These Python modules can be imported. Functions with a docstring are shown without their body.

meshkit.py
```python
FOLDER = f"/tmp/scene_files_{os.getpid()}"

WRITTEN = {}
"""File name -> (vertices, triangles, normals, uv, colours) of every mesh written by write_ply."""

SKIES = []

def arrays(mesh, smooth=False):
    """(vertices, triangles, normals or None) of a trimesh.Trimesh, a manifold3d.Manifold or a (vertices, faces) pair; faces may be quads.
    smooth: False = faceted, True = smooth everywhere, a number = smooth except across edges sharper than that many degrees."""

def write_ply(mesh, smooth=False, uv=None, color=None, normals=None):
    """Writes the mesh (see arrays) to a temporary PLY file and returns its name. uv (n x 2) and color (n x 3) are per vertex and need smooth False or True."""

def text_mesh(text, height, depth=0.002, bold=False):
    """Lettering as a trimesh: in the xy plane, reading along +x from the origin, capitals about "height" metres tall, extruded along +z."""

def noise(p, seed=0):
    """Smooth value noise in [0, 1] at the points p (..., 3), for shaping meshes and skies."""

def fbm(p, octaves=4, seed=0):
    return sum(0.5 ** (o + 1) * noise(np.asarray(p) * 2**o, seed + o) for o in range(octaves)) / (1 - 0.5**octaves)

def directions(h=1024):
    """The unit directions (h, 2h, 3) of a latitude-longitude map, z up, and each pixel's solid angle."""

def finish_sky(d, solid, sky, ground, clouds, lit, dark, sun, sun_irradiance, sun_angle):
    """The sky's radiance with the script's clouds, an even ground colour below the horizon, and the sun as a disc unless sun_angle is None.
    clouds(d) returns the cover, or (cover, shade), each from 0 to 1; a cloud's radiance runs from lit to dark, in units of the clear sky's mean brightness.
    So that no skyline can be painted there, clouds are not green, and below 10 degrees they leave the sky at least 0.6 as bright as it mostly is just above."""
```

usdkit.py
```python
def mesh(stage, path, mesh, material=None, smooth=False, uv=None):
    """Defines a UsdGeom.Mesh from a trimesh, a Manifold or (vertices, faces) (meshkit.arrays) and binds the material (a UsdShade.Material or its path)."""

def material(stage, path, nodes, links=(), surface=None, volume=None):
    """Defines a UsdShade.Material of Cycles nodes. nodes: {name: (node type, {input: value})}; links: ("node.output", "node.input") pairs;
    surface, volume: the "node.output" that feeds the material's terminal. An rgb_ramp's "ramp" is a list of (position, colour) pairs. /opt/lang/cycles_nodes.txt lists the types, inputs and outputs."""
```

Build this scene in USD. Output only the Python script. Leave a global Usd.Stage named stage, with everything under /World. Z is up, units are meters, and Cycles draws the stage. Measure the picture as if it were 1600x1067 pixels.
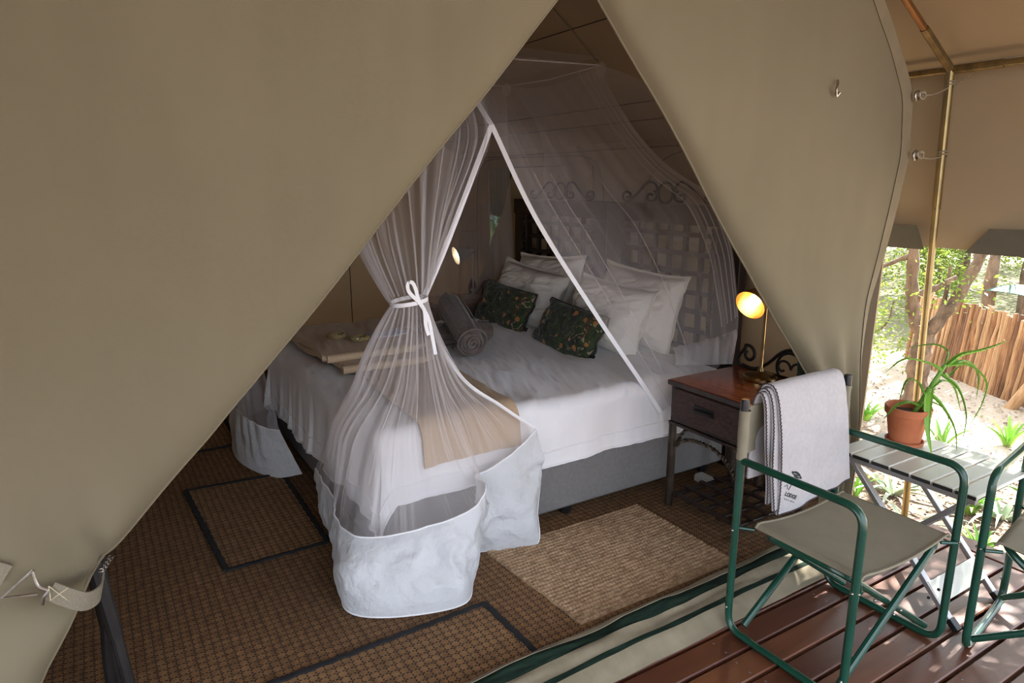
import math, random
import numpy as np, trimesh, usdkit, meshkit
from pxr import Usd, UsdGeom, UsdLux, UsdShade, Gf, Sdf

stage = Usd.Stage.CreateInMemory()
UsdGeom.SetStageUpAxis(stage, 'Z')
UsdGeom.Xform.Define(stage, '/World')
UsdGeom.Scope.Define(stage, '/World/Looks')
rng = np.random.default_rng(7)
PI = math.pi

# ------------------------------------------------------------------ camera, sky, sun, exposure
yaw, pitch = math.radians(58.3), math.atan(248 / 1067.0)
Fh = np.array([-math.sin(yaw), math.cos(yaw), 0.0]); CR = np.array([Fh[1], -Fh[0], 0.0])
CF = Fh * math.cos(pitch) + np.array([0, 0, -math.sin(pitch)]); CU = np.cross(CR, CF)
cam = UsdGeom.Camera.Define(stage, '/World/camera')
cam.AddTransformOp().Set(Gf.Matrix4d(*CR, 0, *CU, 0, *(-CF), 0, 0, 0, 1.6, 1))
cam.CreateFocalLengthAttr(24.0); cam.CreateHorizontalApertureAttr(36.0); cam.CreateVerticalApertureAttr(24.0)
cam.CreateClippingRangeAttr((0.05, 500.0)); cam.CreateExposureAttr(0.12)
SKY = (0.90, 0.98, 1.13)
dome = UsdLux.DomeLight.Define(stage, '/World/sky')
dome.CreateIntensityAttr(1.0); dome.CreateColorAttr(Gf.Vec3f(*SKY))
sun = UsdLux.DistantLight.Define(stage, '/World/sun')
sun_phi, sun_el = math.radians(94), math.radians(45)
sd = np.array([math.cos(sun_phi) * math.cos(sun_el), math.sin(sun_phi) * math.cos(sun_el), math.sin(sun_el)])
sx = np.cross([0, 0, 1.0], sd); sx /= np.linalg.norm(sx); sy = np.cross(sd, sx)
sun.AddTransformOp().Set(Gf.Matrix4d(*sx, 0, *sy, 0, *sd, 0, 0, 0, 10, 1))
sun.CreateNormalizeAttr(True); sun.CreateAngleAttr(0.6); sun.CreateIntensityAttr(10.5); sun.CreateColorAttr(Gf.Vec3f(1.0, 0.955, 0.88))

# ------------------------------------------------------------------ materials
def lin(r, g, b):
    return tuple(((c / 255) / 12.92 if c <= 10 else ((c / 255 + 0.055) / 1.055) ** 2.4) for c in (r, g, b))

def M(name, nodes, links, surface='p.BSDF'):
    return usdkit.material(stage, '/World/Looks/' + name, nodes, links, surface=surface)

def pbr(name, c1, c2=None, rough=0.6, metal=0.0, scale=8.0, stretch=(1, 1, 1), bump=0.0, bscale=60.0, bdist=0.004, detail=4, lo=0.35, hi=0.65, trans=0.0, vary=0.0, **kw):
    """Principled with a noise that mixes two colours of the thing itself, fine relief, and, for cloth and leaves, some light let through."""
    c2 = c2 or c1
    N = {'tc': ('texture_coordinate', {}), 'mp': ('mapping', {'scale': stretch}), 'n': ('noise_texture', {'scale': scale, 'detail': detail, 'roughness': 0.6}),
         'r': ('rgb_ramp', {'ramp': [(lo, c1), (hi, c2)]}), 'p': ('principled_bsdf', {'roughness': rough, 'metallic': metal, **kw})}
    L = [('tc.object', 'mp.vector'), ('mp.vector', 'n.vector'), ('n.fac', 'r.fac')]
    col = 'r.color'
    if vary:
        N['oi'] = ('object_info', {}); N['mr'] = ('map_range', {'to_min': 1 - vary, 'to_max': 1 + vary}); N['h'] = ('hsv', {})
        L += [('oi.random', 'mr.value'), ('mr.result', 'h.value'), ('r.color', 'h.color')]; col = 'h.color'
    L.append((col, 'p.base_color'))
    if bump:
        N['bn'] = ('noise_texture', {'scale': bscale, 'detail': 3}); N['b'] = ('bump', {'strength': bump, 'distance': bdist})
        L += [('mp.vector', 'bn.vector'), ('bn.fac', 'b.height'), ('b.normal', 'p.normal')]
    if trans:
        N['t'] = ('translucent_bsdf', {}); N['m'] = ('mix_closure', {'fac': trans})
        L += [(col, 't.color'), ('p.BSDF', 'm.closure1'), ('t.BSDF', 'm.closure2')]
        return M(name, N, L, 'm.closure')
    return M(name, N, L)

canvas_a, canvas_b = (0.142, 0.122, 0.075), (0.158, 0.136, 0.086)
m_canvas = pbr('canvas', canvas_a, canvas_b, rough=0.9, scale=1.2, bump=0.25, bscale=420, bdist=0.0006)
m_fly = pbr('fly_canvas', (0.32, 0.250, 0.155), (0.35, 0.274, 0.172), rough=0.9, scale=1.0, bump=0.25, bscale=300, bdist=0.0006, trans=0.085)
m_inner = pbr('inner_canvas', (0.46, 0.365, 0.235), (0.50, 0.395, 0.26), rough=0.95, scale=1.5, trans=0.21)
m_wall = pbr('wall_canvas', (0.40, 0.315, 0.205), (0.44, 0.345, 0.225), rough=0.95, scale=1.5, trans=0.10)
m_band = pbr('grey_band', (0.095, 0.087, 0.062), (0.11, 0.10, 0.073), rough=0.9)
m_webbing = pbr('webbing', (0.14, 0.125, 0.09), (0.19, 0.17, 0.12), rough=0.9, scale=300)
m_edge = pbr('flap_edge', (0.16, 0.135, 0.085), (0.185, 0.155, 0.10), rough=0.9)
m_stitch = pbr('seam_thread', (0.09, 0.07, 0.05), rough=0.9)
m_palethread = pbr('pale_thread', (0.38, 0.33, 0.22), rough=0.9)
m_steel = pbr('worn_steel', (0.45, 0.44, 0.42), (0.3, 0.28, 0.25), rough=0.35, metal=1.0, scale=40)
m_brasspole = pbr('gilt_pole', (0.34, 0.245, 0.10), (0.19, 0.145, 0.07), rough=0.36, metal=0.8, scale=6, stretch=(3, 3, 1))
m_rope = pbr('rope', (0.28, 0.25, 0.18), (0.18, 0.15, 0.1), rough=0.95, scale=200)
m_white = pbr('white_cotton', (0.80, 0.80, 0.82), (0.84, 0.84, 0.86), rough=0.85, scale=4, bump=0.12, bscale=30, bdist=0.004, sheen_weight=0.1)
m_pillow = pbr('pillow_cotton', (0.80, 0.765, 0.69), (0.84, 0.805, 0.73), rough=0.85, scale=4, bump=0.15, bscale=22, bdist=0.006)
m_band_cotton = pbr('band_cotton', (0.70, 0.715, 0.73), (0.75, 0.765, 0.78), rough=0.8, scale=6, bump=1.0, bscale=48, bdist=0.006, trans=0.25)
m_throw = pbr('beige_throw', (0.47, 0.34, 0.215), (0.53, 0.385, 0.245), rough=0.95, scale=90, bump=0.5, bscale=160, bdist=0.002, sheen_weight=0.1)
m_base = pbr('grey_upholstery', (0.16, 0.155, 0.15), (0.19, 0.182, 0.175), rough=0.9, scale=60, bump=0.2, bscale=300, bdist=0.001)
m_black = pbr('black_plastic', (0.012, 0.012, 0.013), rough=0.4)
m_darkwood = pbr('dark_wood', (0.014, 0.008, 0.006), (0.032, 0.016, 0.010), rough=0.42, scale=3, stretch=(6, 6, 1), bump=0.15, bscale=40)
m_redwood = pbr('polished_red_wood', (0.14, 0.030, 0.010), (0.33, 0.085, 0.020), rough=0.22, scale=4, stretch=(2, 22, 2), lo=0.3, hi=0.7, coat_weight=0.8, coat_roughness=0.14)
m_leather = pbr('dark_hide', (0.022, 0.010, 0.008), (0.060, 0.028, 0.021), rough=0.62, scale=35, stretch=(1, 1, 2.2), bump=0.7, bscale=70, bdist=0.004)
m_iron = pbr('wrought_iron', (0.010, 0.009, 0.009), (0.02, 0.018, 0.017), rough=0.5, specular_ior_level=0.3)
m_deckscrew = pbr('deck_screw', (0.16, 0.14, 0.13), rough=0.5, metal=0.8)
m_bronzetube = pbr('dark_bronze_tube', (0.045, 0.035, 0.026), (0.09, 0.07, 0.05), rough=0.38, metal=0.6, scale=10)
m_antique = pbr('antique_brass', (0.38, 0.27, 0.13), (0.30, 0.2, 0.09), rough=0.25, metal=1.0, scale=12)
m_copper = pbr('copper_shade', (0.52, 0.27, 0.08), (0.6, 0.33, 0.11), rough=0.3, metal=0.85)
m_nickel = pbr('brushed_nickel', (0.5, 0.48, 0.45), (0.56, 0.54, 0.5), rough=0.45, metal=0.7, scale=60)
m_towel = pbr('charcoal_towel', (0.10, 0.074, 0.060), (0.15, 0.114, 0.094), rough=1.0, scale=26, stretch=(1, 1, 1), bump=0.8, bscale=220, bdist=0.003, sheen_weight=0.3)
m_green = pbr('green_enamel', (0.004, 0.044, 0.026), (0.006, 0.060, 0.036), rough=0.28, scale=5, coat_weight=0.3)
m_seat = pbr('olive_seat_canvas', (0.20, 0.18, 0.125), (0.225, 0.20, 0.14), rough=0.9, bump=0.2, bscale=400, bdist=0.0006)
m_blanket = pbr('grey_fleece', (0.40, 0.385, 0.39), (0.44, 0.425, 0.43), rough=1.0, scale=60, bump=0.4, bscale=240, bdist=0.001, sheen_weight=0.2)
m_darkstitch = pbr('dark_stitching', (0.06, 0.045, 0.05), rough=0.95)
m_print = pbr('print_ink', (0.015, 0.022, 0.022), rough=0.8)
m_alu = pbr('pale_slat', (0.54, 0.55, 0.48), (0.58, 0.59, 0.52), rough=0.35, scale=5)
m_aluframe = pbr('aluminium', (0.36, 0.35, 0.35), (0.42, 0.41, 0.41), rough=0.35, metal=0.7)
m_terracotta = pbr('terracotta', (0.42, 0.125, 0.048), (0.48, 0.155, 0.065), rough=0.75, scale=9, bump=0.15, bscale=120)
m_soil = pbr('soil', (0.05, 0.032, 0.02), (0.12, 0.08, 0.05), rough=1.0, scale=60, bump=1.0, bscale=80, bdist=0.01)
m_aloe = pbr('aloe_green', (0.11, 0.31, 0.03), (0.24, 0.46, 0.065), rough=0.4, scale=6, trans=0.12, vary=0.25)
m_aloepale = pbr('aloe_pale', (0.22, 0.30, 0.17), (0.42, 0.48, 0.36), rough=0.45, scale=9, trans=0.1, vary=0.2)
m_bark = pbr('bark', (0.065, 0.042, 0.028), (0.18, 0.122, 0.082), rough=0.95, scale=14, stretch=(1, 1, 0.4), bump=1.0, bscale=45, bdist=0.012)
m_leaf = pbr('tree_leaf', (0.075, 0.15, 0.018), (0.25, 0.32, 0.045), rough=0.5, scale=3.5, trans=0.38, lo=0.3, hi=0.7)
m_leafdark = pbr('window_leaf', (0.07, 0.20, 0.03), (0.18, 0.36, 0.07), rough=0.5, scale=3, trans=0.4)
m_litter = pbr('leaf_litter', (0.13, 0.085, 0.055), (0.42, 0.31, 0.22), rough=1.0, scale=5, vary=0.4)
m_fence = [pbr(f'split_pole_{k}', a, b, rough=0.85, scale=4, stretch=(4, 4, 0.7), bump=0.8, bscale=30, bdist=0.008) for k, (a, b) in enumerate([((0.17, 0.080, 0.038), (0.38, 0.21, 0.105)), ((0.09, 0.042, 0.022), (0.22, 0.11, 0.055)), ((0.27, 0.155, 0.075), (0.46, 0.29, 0.16))])]
m_deck = [pbr(f'deck_wood_{k}', a, b, rough=0.38, scale=2.2, stretch=(9, 0.8, 9), bump=0.12, bscale=30, lo=0.25, hi=0.75, coat_weight=0.15, coat_roughness=0.25) for k, (a, b) in enumerate([((0.075, 0.022, 0.011), (0.14, 0.044, 0.020)), ((0.06, 0.017, 0.009), (0.11, 0.034, 0.017)), ((0.09, 0.030, 0.014), (0.165, 0.058, 0.027))])]
m_deckgap = pbr('deck_joist', (0.02, 0.014, 0.01), rough=0.9)
m_sillgreen = pbr('sill_green', (0.005, 0.010, 0.007), (0.014, 0.032, 0.020), rough=0.95, scale=14, stretch=(6, 0.6, 1), specular_ior_level=0.15)
m_sillbeige = pbr('sill_beige', (0.19, 0.162, 0.105), (0.26, 0.22, 0.148), rough=0.9, scale=7)
m_binding = pbr('black_binding', (0.010, 0.010, 0.011), (0.02, 0.02, 0.022), rough=0.95, bump=0.8, bscale=200)
m_raffia = pbr('raffia', (0.22, 0.15, 0.06), (0.36, 0.27, 0.12), rough=0.9, scale=80)
m_card = pbr('pale_card', (0.42, 0.45, 0.56), rough=0.6)
m_teal = pbr('teal_sheet', (0.02, 0.085, 0.06), (0.03, 0.11, 0.08), rough=0.5)
m_plug = pbr('white_plastic', (0.6, 0.58, 0.54), rough=0.5)
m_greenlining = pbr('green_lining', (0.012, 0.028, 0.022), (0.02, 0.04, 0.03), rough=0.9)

def coir(name, c1, c2):
    """Woven coir: dark dashes along the lines of a 3 cm grid on a brown ground; relief from the same grid."""
    S = 1 / 0.030
    N = {'g': ('geometry', {}), 's': ('separate_xyz', {}), 'n': ('noise_texture', {'scale': 30.0, 'detail': 4}), 'n2': ('noise_texture', {'scale': 1.1, 'detail': 3}),
         'r': ('rgb_ramp', {'ramp': [(0.3, c1), (0.7, c2)]}), 'wob': ('noise_texture', {'scale': 14.0, 'detail': 2}),
         'p': ('principled_bsdf', {'roughness': 0.92}), 'mx': ('mix_color', {'b': (0.018, 0.012, 0.008)}), 'b': ('bump', {'strength': 0.6, 'distance': 0.004}),
         'big': ('map_range', {'from_min': 0.3, 'from_max': 0.7, 'to_min': 0.8, 'to_max': 1.2}), 'h': ('hsv', {})}
    L = [('g.position', 's.vector'), ('n.fac', 'r.fac'), ('n2.fac', 'big.value'), ('big.result', 'h.value'), ('r.color', 'h.color'), ('g.position', 'n.vector'), ('g.position', 'n2.vector'), ('g.position', 'wob.vector')]
    def node(k, t, v2=None, v1=None, src=None, src2=None):
        N[k] = ('math', {'math_type': t, **({'value2': v2} if v2 is not None else {}), **({'value1': v1} if v1 is not None else {})})
        if src: L.append((src, k + '.value1'))
        if src2: L.append((src2, k + '.value2'))
        return k + '.value'
    w = node('w', 'multiply', 0.30, src='wob.fac')
    masks = []
    for a, o in (('x', 'y'), ('y', 'x')):
        u = node('u' + a, 'multiply', S, src='s.' + a); u = node('uw' + a, 'add', src=u, src2=w); fu = node('f' + a, 'fraction', src=u)
        line = node('l' + a, 'less_than', 0.20, src=fu)
        v = node('v' + a, 'multiply', S * 2, src='s.' + o); fv = node('fv' + a, 'fraction', src=v)
        dash = node('d' + a, 'less_than', 0.62, src=fv)
        masks.append(node('mask' + a, 'multiply', src=line, src2=dash))
    mask = node('mm', 'maximum', src=masks[0], src2=masks[1])
    soft = node('ms', 'multiply', 0.88, src=mask)
    inv = node('iv', 'subtract', v1=1.0, src2=mask)
    rel = node('rl', 'multiply_add', 1.0, src=inv, src2='n.fac')
    L += [(soft, 'mx.fac'), ('h.color', 'mx.a'), ('mx.result', 'p.base_color'), (rel, 'b.height'), ('b.normal', 'p.normal')]
    return M(name, N, L)
m_coir = coir('coir_floor', (0.13, 0.066, 0.026), (0.25, 0.135, 0.056))
m_coirmat = coir('coir_mat', (0.17, 0.09, 0.038), (0.30, 0.17, 0.075))
m_jute = pbr('jute', (0.25, 0.155, 0.085), (0.47, 0.33, 0.20), rough=0.95, scale=55, stretch=(1, 0.5, 1), bump=0.8, bscale=170, bdist=0.004, detail=5)

def net_material(name, base, streak, dens):
    N = {'uv': ('uvmap', {'attribute': 'st'}), 'mp': ('mapping', {'scale': (dens, 0.5, 1)}), 'n': ('noise_texture', {'scale': 1.0, 'detail': 5, 'roughness': 0.7}),
         'r': ('map_range', {'from_min': 0.50, 'from_max': 0.80, 'to_min': base, 'to_max': streak, 'clamp': True}),
         'd': ('diffuse_bsdf', {'color': (0.80, 0.765, 0.76)}), 't': ('translucent_bsdf', {'color': (0.80, 0.765, 0.76)}), 'a': ('mix_closure', {'fac': 0.4}),
         'tr': ('transparent_bsdf', {'color': (1, 1, 1)}), 'm': ('mix_closure', {})}
    L = [('uv.UV', 'mp.vector'), ('mp.vector', 'n.vector'), ('n.fac', 'r.value'), ('d.BSDF', 'a.closure1'), ('t.BSDF', 'a.closure2'), ('tr.BSDF', 'm.closure1'), ('a.closure', 'm.closure2'), ('r.result', 'm.fac')]
    return M(name, N, L, 'm.closure')
m_net = net_material('net', 0.25, 0.44, 22)
m_netmid = net_material('net_half_gathered', 0.17, 0.75, 24)
m_netfold = net_material('net_bunched', 0.60, 0.95, 20)
m_netdense = net_material('net_gathered', 0.30, 0.80, 34)
m_gauze = M('window_gauze', {'tr': ('transparent_bsdf', {'color': (0.5, 0.52, 0.5)}), 'd': ('diffuse_bsdf', {'color': (0.02, 0.02, 0.02)}), 'm': ('mix_closure', {'fac': 0.6})}, [('tr.BSDF', 'm.closure1'), ('d.BSDF', 'm.closure2')], 'm.closure')
def bulb_mat(name, col, s): return M(name, {'e': ('emission', {'color': col, 'strength': s})}, [], 'e.emission')
m_bulb = bulb_mat('lit_bulb', (1.0, 0.70, 0.36), 32.0)
m_bulbdim = bulb_mat('lit_bulb_small', (1.0, 0.80, 0.52), 24.0)
m_cushion = M('cushion_print', {
    'tc': ('texture_coordinate', {}), 'n': ('noise_texture', {'scale': 7.0, 'detail': 4, 'distortion': 1.5}), 'r': ('rgb_ramp', {'ramp': [(0.30, (0.010, 0.016, 0.010)), (0.47, (0.022, 0.034, 0.016)), (0.56, (0.045, 0.075, 0.018)), (0.63, (0.02, 0.03, 0.014)), (0.70, (0.14, 0.05, 0.02)), (0.78, (0.02, 0.025, 0.012))]}),
    'v': ('voronoi_texture', {'scale': 15.0, 'randomness': 1.0}), 'lt': ('math', {'math_type': 'less_than', 'value2': 0.30}), 'vc': ('separate_color', {}), 'pick': ('math', {'math_type': 'greater_than', 'value2': 0.66}), 'mul': ('math', {'math_type': 'multiply'}),
    'mx': ('mix_color', {'b': (0.42, 0.17, 0.045)}), 'n3': ('noise_texture', {'scale': 16.0, 'detail': 3, 'distortion': 2.0}), 'r3': ('map_range', {'from_min': 0.62, 'from_max': 0.66, 'clamp': True}), 'mx2': ('mix_color', {'b': (0.34, 0.27, 0.17)}),
    'p': ('principled_bsdf', {'roughness': 0.85, 'sheen_weight': 0.2})},
    [('tc.object', 'n.vector'), ('tc.object', 'v.vector'), ('tc.object', 'n3.vector'), ('n.fac', 'r.fac'), ('v.distance', 'lt.value1'), ('v.color', 'vc.color'), ('vc.r', 'pick.value1'), ('lt.value', 'mul.value1'), ('pick.value', 'mul.value2'), ('mul.value', 'mx.fac'), ('r.color', 'mx.a'),
     ('n3.fac', 'r3.value'), ('r3.result', 'mx2.fac'), ('mx.result', 'mx2.a'), ('mx2.result', 'p.base_color')])
m_ground = M('garden_ground', {
    'g': ('geometry', {}), 's': ('separate_xyz', {}), 'n': ('noise_texture', {'scale': 0.9, 'detail': 4}), 'f': ('noise_texture', {'scale': 40.0, 'detail': 5, 'roughness': 0.7}),
    'w': ('math', {'math_type': 'multiply_add', 'value2': 1.6}), 'mr': ('map_range', {'from_min': 5.5, 'from_max': 6.0, 'clamp': True}),
    'mu': ('rgb_ramp', {'ramp': [(0.35, (0.09, 0.055, 0.035)), (0.68, (0.27, 0.19, 0.13))]}), 'sa': ('rgb_ramp', {'ramp': [(0.3, (0.52, 0.42, 0.32)), (0.7, (0.64, 0.54, 0.43))]}),
    'mx': ('mix_color', {}), 'm3': ('map_range', {'from_min': 8.0, 'from_max': 8.6, 'clamp': True}), 'sc': ('rgb_ramp', {'ramp': [(0.3, (0.08, 0.085, 0.035)), (0.7, (0.26, 0.23, 0.12))]}), 'mx3': ('mix_color', {}), 'b': ('bump', {'strength': 0.8, 'distance': 0.02}), 'p': ('principled_bsdf', {'roughness': 1.0})},
    [('g.position', 's.vector'), ('g.position', 'n.vector'), ('g.position', 'f.vector'), ('n.fac', 'w.value1'), ('s.y', 'w.value3'), ('w.value', 'mr.value'), ('f.fac', 'mu.fac'), ('f.fac', 'sa.fac'), ('mr.result', 'mx.fac'),
     ('mu.color', 'mx.a'), ('sa.color', 'mx.b'), ('w.value', 'm3.value'), ('m3.result', 'mx3.fac'), ('f.fac', 'sc.fac'), ('mx.result', 'mx3.a'), ('sc.color', 'mx3.b'), ('mx3.result', 'p.base_color'), ('f.fac', 'b.height'), ('b.normal', 'p.normal')])

# ------------------------------------------------------------------ things and shapes
_used = set()
def numbered(path):
    k, p = 0, path
    while p in _used:
        k += 1; p = f'{path}_{k:03d}'
    _used.add(p); return p

class Thing:
    def __init__(s, name, label, cat, loc=(0, 0, 0), rz=0.0, group=None, kind=None):
        s.path = numbered('/World/' + name); s.loc = np.array(loc, float); s.rz = rz
        s.x = UsdGeom.Xform.Define(stage, s.path); s.x.AddTranslateOp().Set(tuple(map(float, loc)))
        s.x.AddRotateZOp().Set(float(rz))
        tag(s.x.GetPrim(), label, cat, group, kind)
    def part(s, name, mesh, m, smooth=30, world=False, label=None, kind=None, uv=None, under=None):
        p = numbered((under or s.path) + '/' + name)
        if world: mesh = moved(mesh, -s.loc)
        pr = usdkit.mesh(stage, p, mesh, m, smooth=smooth, uv=uv).GetPrim()
        if label: pr.SetCustomDataByKey('label', label)
        if kind: pr.SetCustomDataByKey('kind', kind)
        return p

def tag(p, label=None, cat=None, group=None, kind=None):
    for k, v in (('label', label), ('category', cat), ('group', group), ('kind', kind)):
        if v: p.SetCustomDataByKey(k, v)

def single(name, mesh, m, label, cat, smooth=30, group=None, kind=None, uv=None):
    p = numbered('/World/' + name); pr = usdkit.mesh(stage, p, mesh, m, smooth=smooth, uv=uv).GetPrim(); tag(pr, label, cat, group, kind); return p

def structure(name, label, loc=(0, 0, 0)):
    t = Thing(name, label, None, loc, kind='structure'); return t

def copy(src, name, label, loc, rz=0.0, scale=None, group=None):
    p = numbered('/World/' + name); x = UsdGeom.Xform.Define(stage, p)
    pr = x.GetPrim(); pr.GetReferences().AddInternalReference(src.path); pr.SetInstanceable(True)
    x.ClearXformOpOrder()
    x.AddTranslateOp().Set(tuple(map(float, loc))); x.AddRotateZOp().Set(float(rz))
    if scale: x.AddScaleOp().Set(Gf.Vec3f(scale, scale, scale))
    was = stage.GetPrimAtPath(src.path).GetCustomData()
    tag(pr, label, was.get('category'), group or was.get('group'))
    return pr

def moved(mesh, d):
    if isinstance(mesh, tuple): return (np.asarray(mesh[0]) + d, mesh[1])
    m = mesh.copy(); m.apply_translation(d); return m
def rotated(mesh, ang, axis, pt=(0, 0, 0)):
    m = trimesh.Trimesh(*mesh, process=False) if isinstance(mesh, tuple) else mesh.copy()
    m.apply_transform(trimesh.transformations.rotation_matrix(ang, axis, pt)); return m
def join(*ms):
    ms = [trimesh.Trimesh(*tri(m), process=False) if isinstance(m, tuple) else m for m in ms]
    return trimesh.util.concatenate(ms)
def tri(m):
    v, f = np.asarray(m[0], float), np.asarray(m[1], int)
    if f.shape[1] == 4: f = np.vstack([f[:, [0, 1, 2]], f[:, [0, 2, 3]]])
    return v, f
def box(a, b, bev=0.003):
    """A box from corner a to corner b with its edges taken off."""
    a, b = np.minimum(a, b).astype(float), np.maximum(a, b).astype(float); bev = min(bev, 0.45 * (b - a).min())
    c, h = (a + b) / 2, (b - a) / 2
    pts = []
    for k in range(3):
        hh = h - bev; hh[k] = h[k]
        pts += [c + hh * np.array(s) for s in np.ndindex(2, 2, 2)] and [c + hh * (2 * np.array(s) - 1) for s in np.ndindex(2, 2, 2)]
    return trimesh.convex.convex_hull(np.array(pts))
def beam(p, q, w, t, up=(0, 0, 1), bev=0.002):
    """A bar of w x t from p to q."""
    p, q = np.array(p, float), np.array(q, float); d = q - p; L = np.linalg.norm(d); d /= L
    s = np.cross(d, up); s /= np.linalg.norm(s); u = np.cross(s, d)
    m = box((0, -w / 2, -t / 2), (L, w / 2, t / 2), bev)
    T = np.eye(4); T[:3, 0], T[:3, 1], T[:3, 2], T[:3, 3] = d, s, u, p
    m.apply_transform(T); return m
def smoothpath(pts, n=8):
    P = np.array(pts, float); Q = np.vstack([2 * P[0] - P[1], P, 2 * P[-1] - P[-2]]); out = []
    for i in range(1, len(Q) - 2):
        for t in np.linspace(0, 1, n, endpoint=False):
            a, b, c, d = Q[i - 1], Q[i], Q[i + 1], Q[i + 2]
            out.append(0.5 * (2 * b + (c - a) * t + (2 * a - 5 * b + 4 * c - d) * t * t + (3 * b - a - 3 * c + d) * t ** 3))
    return np.vstack([out, P[-1]])
def filleted(pts, r, n=6):
    """The polyline with its inner corners rounded to radius about r."""
    P = [np.array(p, float) for p in pts]; out = [P[0]]
    for a, b, c in zip(P, P[1:], P[2:]):
        u, v = (a - b), (c - b); lu, lv = np.linalg.norm(u), np.linalg.norm(v); k = min(r, 0.48 * lu, 0.48 * lv)
        s, e = b + u / lu * k, b + v / lv * k
        out += [(1 - t) ** 2 * s + 2 * t * (1 - t) * b + t * t * e for t in np.linspace(0, 1, n)]
    return np.array(out + [P[-1]])
def tube(pts, r, n=8, closed=False, caps=True):
    P = np.array(pts, float); k = len(P); r = np.broadcast_to(np.asarray(r, float), (k,))
    T = (np.roll(P, -1, 0) - np.roll(P, 1, 0)) if closed else np.gradient(P, axis=0)
    T /= np.linalg.norm(T, axis=1, keepdims=True) + 1e-12
    a = np.cross(T[0], [0, 0, 1.0] if abs(T[0][2]) < 0.9 else [1.0, 0, 0]); a /= np.linalg.norm(a); A = [a]
    for i in range(1, k):
        a = A[-1] - T[i] * (A[-1] @ T[i]); a /= np.linalg.norm(a) + 1e-12; A.append(a)
    A = np.array(A); B = np.cross(T, A); th = np.arange(n) * 2 * PI / n
    V = P[:, None] + r[:, None, None] * (np.cos(th)[None, :, None] * A[:, None] + np.sin(th)[None, :, None] * B[:, None])
    F = []
    for i in range(k if closed else k - 1):
        j = (i + 1) % k
        for m in range(n):
            m2 = (m + 1) % n; F += [(i * n + m, i * n + m2, j * n + m2), (i * n + m, j * n + m2, j * n + m)]
    V = V.reshape(-1, 3)
    if caps and not closed:
        V = np.vstack([V, P[0], P[-1]]); c0, c1 = k * n, k * n + 1
        for m in range(n):
            m2 = (m + 1) % n; F += [(c0, m2, m), (c1, (k - 1) * n + m, (k - 1) * n + m2)]
    return (V, np.array(F))
def lathe(prof, n=32, at=(0, 0, 0)):
    prof = np.array(prof, float); th = np.arange(n) * 2 * PI / n
    V = np.stack([prof[:, None, 0] * np.cos(th), prof[:, None, 0] * np.sin(th), np.broadcast_to(prof[:, None, 1], (len(prof), n))], -1).reshape(-1, 3) + np.array(at)
    F = []
    for i in range(len(prof) - 1):
        for m in range(n):
            m2 = (m + 1) % n; F += [(i * n + m, i * n + m2, (i + 1) * n + m2), (i * n + m, (i + 1) * n + m2, (i + 1) * n + m)]
    return (V, np.array(F))
def grid(P):
    nu, nv = P.shape[:2]; i, j = np.meshgrid(np.arange(nu - 1), np.arange(nv - 1), indexing='ij'); a = i * nv + j
    q = np.stack([a, a + nv, a + nv + 1, a + 1], -1).reshape(-1, 4)
    return tri((P.reshape(-1, 3), q))
def grid_normals(P):
    n = np.cross(np.gradient(P, axis=0), np.gradient(P, axis=1)); return n / (np.linalg.norm(n, axis=2, keepdims=True) + 1e-12)
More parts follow.
